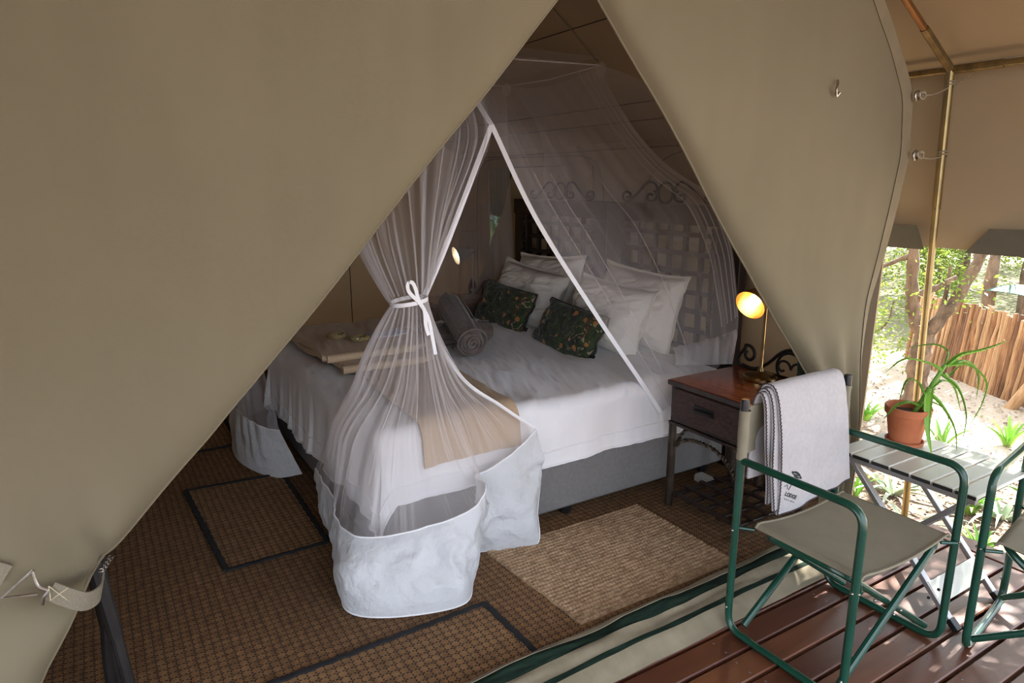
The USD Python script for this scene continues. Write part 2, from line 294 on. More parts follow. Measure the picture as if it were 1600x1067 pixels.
def cloth(P, t=0.004):
    """A sheet through the grid of points P, t thick (grown along -normal), closed at its edges."""
    nu, nv = P.shape[:2]; Q = P - grid_normals(P) * t
    v, f = grid(P); n0 = nu * nv
    loop = [i * nv for i in range(nu)] + [(nu - 1) * nv + j for j in range(1, nv)] + [i * nv + nv - 1 for i in range(nu - 2, -1, -1)] + [j for j in range(nv - 2, 0, -1)]
    e = []
    for a, b in zip(loop, loop[1:] + loop[:1]): e += [(a, a + n0, b), (b, a + n0, b + n0)]
    return (np.vstack([v, Q.reshape(-1, 3)]), np.vstack([f, f[:, ::-1] + n0, np.array(e)]))
def along(z, zs, ys): return np.interp(z, zs, ys)
def resample(pts, n):
    P = np.array(pts, float); s = np.r_[0, np.cumsum(np.linalg.norm(np.diff(P, axis=0), axis=1))]; u = np.linspace(0, s[-1], n)
    return np.stack([np.interp(u, s, P[:, k]) for k in range(3)], 1)
def ribbon(pts, w, side, t=0.003):
    P = np.array(pts, float); s = np.array(side, float)
    if s.ndim == 1: s = np.broadcast_to(s, P.shape)
    T = np.gradient(P, axis=0); s = s - T * (np.sum(s * T, 1) / np.sum(T * T, 1))[:, None]; s = s / np.linalg.norm(s, axis=1, keepdims=True)
    return cloth(np.stack([P - s * w / 2, P + s * w / 2], 1), t)
fbm, noise = meshkit.fbm, meshkit.noise

# ------------------------------------------------------------------ the setting: tent floor, walls, roof, deck, garden ground
t = structure('floor', 'woven brown coir floor covering inside the tent')
t.part('matting', box((-6.1, -0.62, -0.03), (-1.63, 3.14, 0.0)), m_coir, smooth=False)

def extrude_xz(poly, y0, y1):
    m = trimesh.creation.extrude_polygon(poly, y1 - y0, engine='earcut'); v = m.vertices
    m.vertices = np.stack([v[:, 0], y0 + v[:, 2], v[:, 1]], 1); m.invert(); return m
from shapely.geometry import Polygon, box as sbox
t = structure('wall_right', 'tan canvas side wall of the tent behind the headboard')
win = sbox(-5.40, 0.99, -4.35, 1.68).buffer(0.05)
t.part('canvas', extrude_xz(Polygon([(-6.1, 0), (-1.80, 0), (-1.78, 1.9), (-6.1, 1.9)]).difference(win), 3.12, 3.13), m_wall, smooth=False)
def seam(pts, r=0.004): return tube(smoothpath(pts, 6), r, 5)
yw = 3.116
t.part('seam', seam([(-5.66, yw, 0.6), (-5.66, yw, 1.3), (-5.64, yw, 1.62), (-5.54, yw, 1.76), (-5.35, yw, 1.80), (-4.6, yw, 1.80), (-4.05, yw, 1.78), (-3.88, yw, 1.68), (-3.82, yw, 1.45), (-3.8, yw, 0.9)]), m_stitch)
t.part('seam', seam([(-3.42, yw, 1.2), (-3.40, yw, 1.5), (-3.32, yw, 1.68), (-3.12, yw, 1.78), (-2.6, yw, 1.80), (-2.1, yw, 1.79)]), m_stitch)
t.part('seam', tube([(-6, yw, 1.82), (-1.8, yw, 1.82)], 0.004, 5), m_stitch)
t.part('seam', tube([(-6, yw, 1.15), (-5.7, yw, 1.15)], 0.003, 5), m_stitch)
t.part('seam', tube([(-2.6, yw, 0.98), (-1.85, yw, 0.95)], 0.003, 5), m_stitch)
t = structure('window_1', 'gauze tent window left of the headboard, half covered by a canvas flap')
t.part('gauze', box((-5.46, 3.134, 0.93), (-4.29, 3.137, 1.74), 0.0005), m_gauze, smooth=False)
yy = np.linspace(0, 1, 30)[:, None]; xx = np.linspace(0, 1, 24)[None]
xl = -4.93 - 0.72 * yy ** 1.05; xr = -3.9 + 0 * yy; X = xl + (xr - xl) * xx; Z = 1.72 - 1.2 * yy + 0 * xx
P = np.stack([X, 3.09 - 0.012 * np.sin(17 * X + 3 * Z) - 0.03 * np.exp(-((xx - 0) / 0.06) ** 2) * (0.4 + yy), Z], -1)
t.part('flap', cloth(P, -0.004), m_inner, smooth=60)
t = structure('wall_back', 'dim olive canvas end wall of the tent beyond the bed')
m = trimesh.creation.extrude_polygon(Polygon([(-0.62, 0), (3.14, 0), (3.14, 1.9), (1.31, 2.95), (-0.62, 1.8)]), 0.01, engine='earcut'); v = m.vertices
m.vertices = np.stack([-6.05 - v[:, 2], v[:, 0], v[:, 1]], 1)
t.part('canvas', m, m_inner, smooth=False)
for y in (0.6, 1.31, 2.0): t.part('seam', tube([(-6.045, y, 0), (-6.045, y, 2.3)], 0.004, 5), m_stitch)
t = structure('wall_left', 'canvas side wall of the tent hidden by the near flap')
t.part('canvas', box((-6.05, -0.63, 0), (-1.75, -0.62, 1.85), 0.001), m_inner, smooth=False)
t = structure('ceiling', 'dark canvas roof inside the tent above the net')
for s, ye, ze in ((1, 3.14, 1.86), (-1, -0.62, 1.8)):
    n = 40; u = np.linspace(0, 1, n)[:, None]; xs = np.linspace(-6.1, -1.80, 40)[None]
    yv = ye + (1.31 - ye) * u + 0 * xs; zv = ze + (2.95 - ze) * u - 0.03 * np.sin(PI * u) * (1 + 0.4 * np.sin(3.1 * xs)) + 0 * xs
    t.part('roof_panel', cloth(np.stack([xs + 0 * u, yv, zv], -1), 0.004 * s), m_inner, smooth=60)
for u in (0.12, 0.2, 0.5):
    t.part('seam', tube([(-6, 3.14 - 1.83 * u, 1.845 + 1.09 * u - 0.03 * math.sin(PI * u)), (-1.82, 3.14 - 1.83 * u, 1.845 + 1.09 * u - 0.03 * math.sin(PI * u))], 0.003, 5), m_stitch)
t.part('ridge_pole', tube([(-6.0, 1.31, 2.90), (-1.82, 1.31, 2.90)], 0.018, 8), m_bronzetube)

t = structure('deck', 'dark red wooden deck in front of the tent', (-0.5, 1.0, 0))
pitch_b, k = 0.1115, 0
for k in range(26):
    x0 = -1.573 + pitch_b * k
    L = box((x0 + 0.0065, -1.6, -0.028), (x0 + pitch_b - 0.0065, 3.19, 0.0), 0.004)
    t.part('deck_board', L, m_deck[(k * 7 + k // 3) % 3], world=True, smooth=False)
t.part('edge_board', box((-1.573, 3.20, -0.03), (1.35, 3.31, 0.0), 0.004), m_deck[0], world=True, smooth=False)
sc = [lathe([(0.0001, 0.0012), (0.004, 0.0012), (0.0048, 0.0), (0.0048, -0.002)], 10, (-1.573 + pitch_b * (k + f), y + 0.01 * ((k * 3) % 2), 0.0)) for k in range(12) for y in (1.15, 1.72, 2.29, 2.86) for f in (0.25, 0.75)]
t.part('screw', join(*sc), m_deckscrew, world=True, kind='stuff')
for y in (-1.0, 0.0, 0.58, 1.15, 1.72, 2.29, 2.86, 3.25): t.part('joist', box((-1.6, y - 0.025, -0.17), (1.34, y + 0.025, -0.031)), m_deckgap, world=True, smooth=False)
for x in (-1.5, -0.4, 0.8): t.part('post', box((x - 0.05, 3.12, -0.5), (x + 0.05, 3.22, -0.171)), m_deckgap, world=True, smooth=False)

# threshold: rolled edge of the groundsheet, beige with a dark green band
t = structure('trim_1', 'rolled canvas threshold of the tent, beige with a dark green band')
ys = np.linspace(0.3, 2.86, 150)
def sillstrip(a0, a1, n, grow):
    u = np.linspace(a0, a1, n)
    prof_x = np.interp(u, [0, .15, .3, .5, .75, 1], [-1.70, -1.66, -1.62, -1.575, -1.52, -1.462])
    prof_z = np.interp(u, [0, .15, .3, .5, .75, 1], [0.002, 0.050, 0.062, 0.052, 0.035, 0.004])
    wob = 0.020 * (fbm(np.stack([ys * 2.2, 0 * ys, 0 * ys], -1), 3, 3) - 0.5)[:, None]
    zz = prof_z[None] * (0.8 + 0.8 * fbm(np.stack(np.broadcast_arrays(ys[:, None] * 3, u[None] * 4, 0 * u[None]), -1), 3, 5)) + grow
    return np.stack([prof_x[None] + wob + 0.012 * np.sin(ys * 1.7 + 1)[:, None], ys[:, None] + 0 * u[None], zz], -1)
for nm, a0, a1, mm, g in (('inner_fold', 0, .24, m_sillbeige, .004), ('green_fold', .22, .46, m_sillgreen, 0), ('middle_fold', .43, .70, m_sillbeige, .003), ('green_fold', .66, .74, m_sillgreen, .004), ('outer_fold', .72, 1, m_sillbeige, .002)):
    t.part(nm, cloth(sillstrip(a0, a1, 8, g), 0.003), mm, smooth=60)

t = structure('garden_ground', 'mulch and pale sand of the garden beyond the deck')
gx = np.linspace(-26, 14, 161); gy = np.linspace(-12, 30, 169); GX, GY = np.meshgrid(gx, gy, indexing='ij')
GZ = -0.22 + 0.07 * (fbm(np.stack([GX * 0.8, GY * 0.8, 0 * GX], -1), 4, 2) - 0.5) - 0.02
inside = (GX < 1.5) & (GX > -6.3) & (GY < 3.3) & (GY > -2); GZ[inside] = -0.30
t.part('ground', grid(np.stack([GX, GY, GZ], -1)), m_ground, smooth=True)
def gz(x, y): return float(-0.24 + 0.07 * (fbm(np.array([[x * 0.8, y * 0.8, 0.0]]), 4, 2)[0] - 0.5))

# ------------------------------------------------------------------ front canvas flaps
def folds(Y, Z, seed):
    q = np.stack([Y * 1.1, Z * 0.45, 0 * Y], -1)
    return 0.07 * (fbm(q, 3, seed) - 0.5) + 0.035 * (fbm(np.stack([Y * 4, Z * 1.3, 0 * Y], -1), 3, seed + 9) - 0.5)
edge_y = [-0.42, -0.198, -0.061, 0.207, 0.471, 0.834, 1.208, 1.31]
edge_z = [0.02, 0.509, 0.731, 1.000, 1.283, 1.683, 2.093, 2.205]
def fly_z(y): return 3.29 - 0.553 * abs(y - 1.31)
lf = Thing('tent_flap', 'large tan canvas entrance flap on the left, strapped back near its foot', 'tent flap', (-1.70, -0.45, 0))
ys = np.r_[np.linspace(-1.5, -0.425, 120), np.linspace(-0.42, 1.31, 200)]
zb = np.interp(ys, edge_y, edge_z, left=0.0); zt = np.minimum(fly_z(ys) - 0.09, 2.95)
v = np.linspace(0, 1, 230) ** 1.2
YY = ys[:, None] + 0 * v[None]; ZZ = zb[:, None] + (zt - zb)[:, None] * v[None]
de = (ZZ - zb[:, None]) * 0.68
XX = -1.70 + folds(YY, ZZ, 21)
st_y, st_z = -0.05, 0.69
r = np.hypot(YY - st_y, ZZ - st_z); ang = np.arctan2(ZZ - st_z, YY - st_y)
XX += 0.022 * np.sin(ang * 5 + 1.0) * np.exp(-(r / 0.42) ** 2) * np.clip(r / 0.12, 0, 1)                      # creases drawn to the strap
XX -= 0.035 * np.exp(-(r / 0.10) ** 2)
XX += 0.03 * np.sin(3.0 * (YY + 0.55 * ZZ)) * np.exp(-ZZ / 1.0)
XX -= 0.035 * np.exp(-de / 0.035)                                                                       # the edge turns inwards
PL = np.stack([XX, YY, ZZ], -1)
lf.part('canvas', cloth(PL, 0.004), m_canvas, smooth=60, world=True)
ed = PL[120:, 0]
lf.part('hem', tube(resample(ed, 90), 0.004, 8), m_canvas, world=True)
def on_flap(y, z):
    i = np.argmin(np.abs(ys - y)); j = np.argmin(np.abs(ZZ[i] - z)); return PL[i, j].copy()
sp = [on_flap(a, b) + (c, 0, 0) for a, b, c in ((-0.275, 0.825, 0.008), (-0.233, 0.795, 0.012), (-0.215, 0.785, 0.014))]
lf.part('strap_patch', ribbon(resample(sp[:2], 6), 0.045, (0, 0.6, 0.8), 0.006), m_webbing, world=True)
c = on_flap(-0.212, 0.760) + (0.024, 0, 0)
tri_pts = [c + (0, 0.030, 0.035), c + (0, -0.030, -0.010), c + (0, 0.030, -0.022), c + (0.006, 0.055, -0.030), c + (0.006, 0.034, -0.012)]
bk = lf.part('buckle', tube([tri_pts[0], tri_pts[1], tri_pts[2]], 0.0032, 7), m_steel, world=True, label='steel triangle ring')
lf.part('hook', tube(smoothpath([c + (0.004, 0.028, 0.035), c + (0.006, 0.034, 0.0), c + (0.010, 0.050, -0.015), c + (0.008, 0.040, -0.030), c + (0.004, 0.036, -0.048)], 6), 0.0032, 7), m_steel, world=True)
s2 = [c + (0.004, 0.052, -0.020), c + (0.012, 0.085, -0.045), c + (0.010, 0.115, -0.065), c + (-0.015, 0.142, -0.068), c + (-0.06, 0.150, -0.060)]
lf.part('strap', ribbon(smoothpath(s2, 8), 0.043, (0, 0.25, 0.97), 0.004), m_webbing, world=True)
q = s2[0]; cs = [tube([q + (0.004, a, b), q + (0.007, a2, b2)], 0.0014, 5) for a, b, a2, b2 in ((0.0, 0.014, 0.034, -0.036), (0.0, -0.02, 0.034, 0.0), (0.0, 0.014, 0.0, -0.02), (0.034, 0.0, 0.034, -0.036))]
lf.part('stitching', join(*cs), m_palethread, world=True)

rf = Thing('tent_flap', 'tan canvas entrance flap on the right, hanging beside the green chair', 'tent flap', (-1.70, 2.75, 0))
iz = [0, 0.258, 0.45, 0.60, 0.70, 0.767, 0.95, 1.237, 1.695, 2.116, 2.205, 3.0]; iy = [2.735, 2.72, 2.69, 2.655, 2.625, 2.585, 2.425, 2.166, 1.783, 1.391, 1.31, 1.31]
oz = [0, 0.2, 0.6, 1.1, 1.45, 1.72, 1.95, 2.10, 2.28, 2.6, 2.95]; oy = [2.86, 2.84, 2.862, 2.875, 2.985, 3.075, 3.04, 2.92, 2.72, 2.35, 1.85]
zs = np.linspace(0.0, 2.9, 240); u = np.linspace(0, 1, 90)
yi = np.interp(zs, iz, iy); yo = np.maximum(np.interp(zs, oz, oy), yi + 0.05)
k5 = np.ones(9) / 9; yi = np.convolve(np.pad(yi, 4, 'edge'), k5, 'valid'); yo = np.convolve(np.pad(yo, 4, 'edge'), k5, 'valid')
YY = yi[:, None] + (yo - yi)[:, None] * u[None]; ZZ = np.minimum(zs[:, None] + 0 * u[None], (3.29 - 0.553 * np.abs(YY - 1.31)) - 0.10)
XX = -1.69 + 0.6 * folds(YY, ZZ, 31)
gather = np.exp(-((ZZ - 0.45) / 0.42) ** 2)
XX += gather * (0.030 * np.sin(u * 15)[None] + 0.02 * fbm(np.stack([YY * 9, ZZ * 4, 0 * YY], -1), 3, 4))
XX -= 0.05 * np.exp(-(YY - yi[:, None]) / 0.03)
XX += 0.012 * np.sin(ZZ * 6.0) * u[None] ** 6
PR = np.stack([XX, YY, ZZ], -1)
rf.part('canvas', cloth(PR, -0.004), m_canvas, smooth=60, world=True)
rf.part('hem', tube(resample(PR[:180, 0], 80), 0.004, 8), m_canvas, world=True)
band = PR[:210, 84:].copy(); band[..., 0] += 0.004
rf.part('edge_band', cloth(band, -0.002), m_edge, smooth=60, world=True)
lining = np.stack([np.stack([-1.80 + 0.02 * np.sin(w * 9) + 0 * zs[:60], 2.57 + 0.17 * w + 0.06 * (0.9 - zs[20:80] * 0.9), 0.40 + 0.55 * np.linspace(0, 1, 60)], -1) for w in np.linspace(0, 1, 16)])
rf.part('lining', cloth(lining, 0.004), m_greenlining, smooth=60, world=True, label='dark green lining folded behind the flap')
h0 = np.array([-1.675, 2.465, 1.945])
rf.part('hook', tube(smoothpath([h0 + (0, 0.012, 0.03), h0 + (0.012, -0.004, 0.012), h0 + (0.014, -0.012, -0.008), h0 + (0.008, 0.004, -0.026), h0 + (0.014, 0.012, -0.014)], 5), 0.0045, 7), m_steel, world=True)
rf.part('crack', tube(smoothpath([(-1.655, 2.625, 0.80), (-1.652, 2.617, 0.78), (-1.652, 2.622, 0.755), (-1.653, 2.627, 0.72)], 4), [0.002] * 3 + [0.005] * 5 + [0.007] * 4 + [0.002], 6), m_black, world=True, label='black toggle cord')
eyes = [(-1.675, 3.03, 1.955), (-1.675, 3.075, 1.715)]
for (ex, ey, ez) in eyes:
    e = trimesh.creation.torus(0.017, 0.006, 20, 10); e.apply_transform(trimesh.transformations.rotation_matrix(PI / 2, [0, 1, 0])); e.apply_translation((ex, ey, ez))
    rf.part('eyelet', e, m_steel, world=True)

# ------------------------------------------------------------------ awning and its poles
aw = Thing('awning', 'tan canvas flysheet roof over the tent and deck with a hanging side', 'awning', (-2.5, 3.5, 0))
x = np.linspace(-6.6, 1.0, 130)[None]
for s, ye in ((1, 3.60), (-1, -0.98)):
    w = np.linspace(0, 1, 50)[:, None]; yv = ye + (1.31 - ye) * w
    zv = 2.10 + 1.205 * w + 0.02 * np.sin(PI * w) * np.sin(2.3 * x) + 0.04 * (fbm(np.stack(np.broadcast_arrays(x * 1.2, yv * 2.5, 0 * yv), -1), 3, 8) - 0.5)
    aw.part('roof_panel', cloth(np.stack(np.broadcast_arrays(x, yv, zv), -1), 0.003 * s), m_fly, smooth=60, world=True)
w = np.linspace(0, 1, 60)[:, None]; x = np.linspace(-6.6, 0.95, 220)[None]
zv = 2.15 - 0.86 * w; dia = 0.5 + 0.5 * np.sin(9 * (0.7 * x + zv) + 1.0)
yv = 3.53 + 0.035 * (fbm(np.stack(np.broadcast_arrays(x * 1.4 + zv, zv * 1.5 + x * 0.8, 0 * zv), -1), 3, 12) - 0.5) + 0.030 * dia ** 4 * w * np.exp(-((x + 1.0) / 0.9) ** 2)
aw.part('side_panel', cloth(np.stack(np.broadcast_arrays(x, yv, zv), -1), -0.003), m_fly, smooth=60, world=True)
y2 = -0.93 + 0.02 * np.sin(3 * x + 2 * zv)
aw.part('side_panel', cloth(np.stack(np.broadcast_arrays(x, y2, zv), -1), 0.003), m_fly, smooth=60, world=True)
for x0, x1, c0, c1 in ((-6.6, -1.855, 0, 0.05), (-1.62, 0.95, 0.09, 0)):
    xb = np.linspace(x0, x1, 60)[:, None]; wz = np.linspace(0, 1, 10)[None]
    xs = np.where(np.arange(60)[:, None] == 59, xb + c1 * wz, np.where(np.arange(60)[:, None] == 0, xb - c0 * wz + 0, xb))
    if c0: xs = x0 + c0 - c0 * wz + (x1 - x0 - c0 + c0 * wz) * np.linspace(0, 1, 60)[:, None]
    if c1: xs = x0 + (x1 - x0 + c1 * wz) * np.linspace(0, 1, 60)[:, None]
    aw.part('hem_band', cloth(np.stack(np.broadcast_arrays(xs, 3.495 + 0 * xs, 1.395 - 0.115 * wz), -1), -0.004), m_band, smooth=60, world=True)
pole = Thing('awning_pole', 'brassy upright corner pole of the awning beside the right flap', 'pole', (-1.72, 3.49, -0.24))
pp = np.array([(-1.715, 3.495, -0.24), (-1.778, 3.462, 2.10)])
pole.part('tube', tube([pp[0], pp[0] + (pp[1] - pp[0]) * 0.74], 0.016, 12), m_brasspole, world=True)
pole.part('sleeve', tube([pp[0] + (pp[1] - pp[0]) * 0.735, pp[1]], 0.019, 12), m_brasspole, world=True)
pole.part('pin', tube([pp[0] + (pp[1] - pp[0]) * 0.735 + (0.0, -0.021, 0), pp[0] + (pp[1] - pp[0]) * 0.735 + (0.01, 0.021, 0)], 0.004, 6), m_steel, world=True)
ep = Thing('awning_pole', 'dark horizontal eave pole running right from the corner joint of the awning', 'pole', (-1.78, 3.46, 2.10))
ep.part('tube', tube([(-6.5, 3.47, 2.105), (0.98, 3.47, 2.105)], 0.015, 10), m_brasspole, world=True)
ep.part('socket', tube([(-1.80, 3.466, 2.104), (-1.56, 3.468, 2.105)], 0.019, 10), m_brasspole, world=True)
rp = Thing('awning_pole', 'reddish sloping rafter pole rising from the corner joint of the awning', 'pole', (-1.775, 3.45, 2.12))
dirr = np.array([0.02, -2.15, 1.18]); a0 = np.array([-1.775, 3.45, 2.11])
rp.part('tube', tube([a0 + dirr * 0.08, a0 + dirr * 0.98], 0.015, 10), pbr('copper_pole', (0.30, 0.15, 0.06), (0.22, 0.11, 0.045), rough=0.35, metal=0.8), world=True)
rp.part('sleeve', tube([a0, a0 + dirr * 0.12], 0.018, 10), m_brasspole, world=True)
rpg = 'ropes tying the flap to the corner pole'
for (ex, ey, ez), q, lab in ((eyes[0], (-1.775, 3.47, 2.03), 'thin rope from the upper eyelet of the right flap to the pole joint'), (eyes[1], (-1.765, 3.47, 1.72), 'thin rope from the lower eyelet of the right flap to the pole')):
    e = np.array([ex + 0.004, ey, ez]); q = np.array(q); mid = (e + q) / 2 + (0, 0, -0.012)
    rp_ = Thing('rope', lab, 'rope', e)
    rp_.part('cord', tube(smoothpath([e, mid, q], 8), 0.0035, 6), m_rope, world=True)
    rp_.part('knot', tube(smoothpath([e + (0.004, 0.012, 0.012), e + (0.01, 0.03, 0.012), e + (0.008, 0.034, -0.008), e + (0.006, 0.012, -0.01), e + (0.0, 0.004, 0.008), e + (0.008, 0.028, 0.016)], 5), 0.0045, 6), m_rope, world=True)
    wrap = [q + np.array([0.023 * math.cos(a), 0.023 * math.sin(a), 0.004 * a / 2]) for a in np.linspace(0, 4 * PI, 40)]
    rp_.part('loop', tube(wrap, 0.0035, 6), m_rope, world=True)
    if ez > 1.8: rp_.part('tail', tube(smoothpath([q + (0.02, -0.01, 0), q + (0.05, 0.0, 0.02), q + (0.09, 0.0, 0.05)], 6), 0.0028, 6), m_rope, world=True)

# ------------------------------------------------------------------ floor mats and rug
def mat_piece(name, corners, label, bind=(1, 1, 1, 1)):
    C = np.array(corners, float); t = Thing(name, label, 'mat', (*C.mean(0), 0))
    m = trimesh.creation.extrude_polygon(Polygon(C), 0.005, engine='earcut'); m.apply_translation((0, 0, 0.0012))
    t.part('woven_top', m, m_coirmat, smooth=False, world=True)
    for k in range(4):
        if bind[k]:
            p, q = C[k], C[(k + 1) % 4]; L = np.linalg.norm(q - p); n = int(L / 0.02) + 2; s = np.linspace(0, 1, n)[:, None]
            path = np.hstack([p + (q - p) * s, np.full((n, 1), 0.0065)]); path[:, :2] += 0.0025 * np.sin(np.arange(n) * 1.7)[:, None] * np.array([-(q - p)[1], (q - p)[0]]) / L
            v, f = tube(path, 0.0135, 8); v[:, 2] = 0.0015 + (v[:, 2] - 0.0065 + 0.0135) * 0.42
            t.part('binding', (v, f), m_binding, world=True, label='black corded binding')
    return t
mat_piece('floor_mat', [(-3.765, 0.285), (-2.835, 0.335), (-2.845, 0.77), (-3.725, 0.78)], 'small brown coir mat with black edging lying left of the bed foot')
mat_piece('floor_mat', [(-2.03, -0.45), (-1.72, -0.45), (-1.655, 1.165), (-2.062, 1.147)], 'brown coir mat with black edging at the tent threshold')
mat_piece('floor_mat', [(-5.2, -0.2), (-4.30, -0.15), (-4.32, 0.66), (-5.2, 0.66)], 'far coir mat with black edging beyond the hanging net')

r0, r1, w0, w1 = -2.388, -1.762, 1.352, 2.232
nx, ny = 220, 330
a = np.linspace(0, 1, nx)[:, None]; b = np.linspace(0, 1, ny)[None]
rows = 29; ph = a * rows; row = np.floor(ph); off = (row % 2) * 0.5
braid = np.abs(np.sin(PI * ph)) ** 0.6 * (0.55 + 0.45 * np.abs(np.sin(PI * (b * 52 + off))))
rag = 0.006 * (fbm(np.stack([np.broadcast_to(b * 14, (nx, ny)), 0 * a * b, 0 * a * b], -1), 3, 6) - 0.5)
RX = r0 + (r1 - r0) * a + rag + 0.02 * (b - 0.5) * 0; RY = w0 + (w1 - w0) * b + 0.012 * (fbm(np.stack([np.broadcast_to(a * 12, (nx, ny)), 0 * a * b, 0 * a * b], -1), 3, 16) - 0.5) + 0.05 * a * (1 - b) - 0.01
RZ = 0.003 + 0.009 * braid + 0.004 * fbm(np.stack([RX * 25, RY * 25, 0 * RX], -1), 2, 1)
RZ[0] = RZ[-1] = 0.001; RZ[:, 0] = RZ[:, -1] = 0.001
single('jute_rug', grid(np.stack([RX, RY, RZ], -1)), m_jute, 'rectangular braided natural jute rug beside the bed', 'rug', smooth=50)

# ------------------------------------------------------------------ bed
BX0, BX1, BY0, BY1 = -4.34, -2.46, 0.90, 2.93
bed = Thing('bed', 'king size bed with grey upholstered base and white mattress', 'bed', ((BX0 + BX1) / 2, (BY0 + BY1) / 2, 0))
for s in (0, 1):
    xa = BX0 + s * (BX1 - BX0) / 2
    bed.part('base', box((xa + 0.002 * s, BY0, 0.055), (xa + (BX1 - BX0) / 2, BY1, 0.37), 0.015), m_base, world=True)
for lx in (BX0 + 0.08, -3.46, -3.34, BX1 - 0.06):
    for ly in (BY0 + 0.12, 1.87, BY1 - 0.1):
        bed.part('foot', lathe([(0.0001, 0), (0.022, 0), (0.026, 0.004), (0.034, 0.05), (0.036, 0.062), (0.0001, 0.062)], 16, (lx, ly, 0)), m_black, world=True)
bed.part('mattress', box((BX0 + 0.02, BY0 + 0.02, 0.371), (BX1 - 0.02, BY1, 0.595), 0.04), m_white, world=True)

TZ, DX0, DX1, DY0 = 0.625, -4.37, -2.45, 0.885
def roll(e, R=0.07, flare=0.06):
    q = R * PI / 2
    out = np.where(e < q, R * np.sin(np.clip(e, 0, q) / R), R + (e - q) * flare)
    drop = np.where(e < q, R * (1 - np.cos(np.clip(e, 0, q) / R)), R + (e - q))
    return out, drop
def drape(X, Y, lift=0.0):
    """Where the cloth point (X, Y), laid flat over the bed, comes to rest: on top, or hanging over the sides and the foot."""
    R = 0.07
    er, el, ef = np.maximum(X - (DX1 - R), 0), np.maximum((DX0 + R) - X, 0), np.maximum((DY0 + R) - Y, 0)
    ex = er - el; e = np.hypot(ex, ef) + 1e-9; out, drop = roll(e)
    px = np.clip(X, DX0 + R, DX1 - R) + ex / e * out; py = np.maximum(Y, DY0 + R) - ef / e * out
    hang = np.clip((drop - 0.05) / 0.35, 0, 1)
    per = np.where(ef > np.abs(ex), X, Y + 3.0)
    wave = fbm(np.stack([per * 6.5 + 0.0 * drop, drop * 0.9, 0 * per], -1), 3, 41) - 0.5
    wf = fbm(np.stack([per * 13, drop * 1.5, 0 * per + 4], -1), 2, 43) - 0.5
    corner = np.clip(np.minimum(np.abs(ex), ef) / 0.12, 0, 1)
    amp = hang * (0.085 * wave + 0.05 * wf) * np.where(er > ef, 0.55, 1.0) + corner * hang * 0.03
    px = px + ex / e * amp; py = py - ef / e * amp
    top = 1 - hang
    q = np.stack([X * 1.6 + 0.5 * Y, Y * 2.2, 0 * X], -1)
    z = TZ - drop + top * (0.05 * (fbm(q, 3, 51) - 0.5) + 0.016 * (fbm(np.stack([X * 5 + Y * 9, Y * 4 - X * 2, 0 * X], -1), 3, 52) - 0.5) * (0.6 + 1.2 * np.clip((Y - 1.5) / 1.4, 0, 1))
             + 0.016 * np.abs(fbm(np.stack([X * 2.6 - Y * 1.2, Y * 15 + X * 5, 0 * X + 2], -1), 3, 57) - 0.5) * -2 + 0.006)
    z = z + hang * 0.02 * (fbm(np.stack([per * 2.5, 0 * per, 0 * per], -1), 2, 61) - 0.5)
    P = np.stack([px, py, np.maximum(z, 0.03)], -1)
    if lift:
        n = grid_normals(P); n *= np.sign(n[..., 2:3] + 1e-6) * np.where(np.abs(n[..., 2:3]) > 0.05, 1, 0) + np.where(np.abs(n[..., 2:3]) > 0.05, 0, 1) * np.sign((n * np.stack([ex / e, -ef / e, 0 * e], -1)).sum(-1, keepdims=True) + 1e-6)
        P = P + n * lift
    return P
X = np.linspace(DX0 - 0.50, DX1 + 0.275, 330)[:, None]; Y = np.linspace(DY0 - 0.37, 2.80, 360)[None]
X, Y = np.broadcast_arrays(X, Y)
DP = drape(X, Y)
dv = Thing('duvet', 'white cotton duvet with a flat border spread over the bed', 'duvet', (-3.4, 1.9, TZ))
dv.part('cover', cloth(DP, 0.012), m_white, smooth=60, world=True)
def border(dx0, dx1, dy0):
    path = [(DX1 + 0.275 - dx1, y) for y in np.linspace(2.8, DY0 - 0.37 + dy0, 150)] + [(x, DY0 - 0.37 + dy0) for x in np.linspace(DX1 + 0.275 - dx1, DX0 - 0.50 + dx0, 160)][1:] + [(DX0 - 0.50 + dx0, y) for y in np.linspace(DY0 - 0.37 + dy0, 2.8, 150)][1:]
    p = np.array(path)
    ii = np.clip((p[:, 0] - X[0, 0]) / (X[-1, 0] - X[0, 0]) * 329, 0, 328.999); jj = np.clip((p[:, 1] - Y[0, 0]) / (Y[0, -1] - Y[0, 0]) * 359, 0, 358.999)
    i0, j0 = ii.astype(int), jj.astype(int); fi, fj = (ii - i0)[:, None], (jj - j0)[:, None]
    return DP[i0, j0] * (1 - fi) * (1 - fj) + DP[i0 + 1, j0] * fi * (1 - fj) + DP[i0, j0 + 1] * (1 - fi) * fj + DP[i0 + 1, j0 + 1] * fi * fj
dv.part('border_seam', tube(border(0.08, 0.075, 0.08), 0.0045, 6), m_white, world=True)
dv.part('edge_piping', tube(border(0, 0, 0), 0.006, 6), m_white, world=True)

X2 = np.linspace(-4.55, DX1 + 0.15, 260)[:, None]; Y2 = np.linspace(0, 1, 90)[None]
X2, Y2 = np.broadcast_arrays(X2, Y2)
Ymap = (1.09 + 0.02 * np.sin(X2 * 3)) + (0.47 + 0.16 * np.clip((-3.2 - X2) / 1.0, 0, 1)) * Y2
TP = drape(X2, Ymap, 0.018); TP[..., 2] += 0.004
th = Thing('bed_runner', 'beige knitted throw laid across the foot of the bed', 'throw', (-3.4, 1.35, TZ))
th.part('cloth', cloth(TP, 0.008), m_throw, smooth=60, world=True)

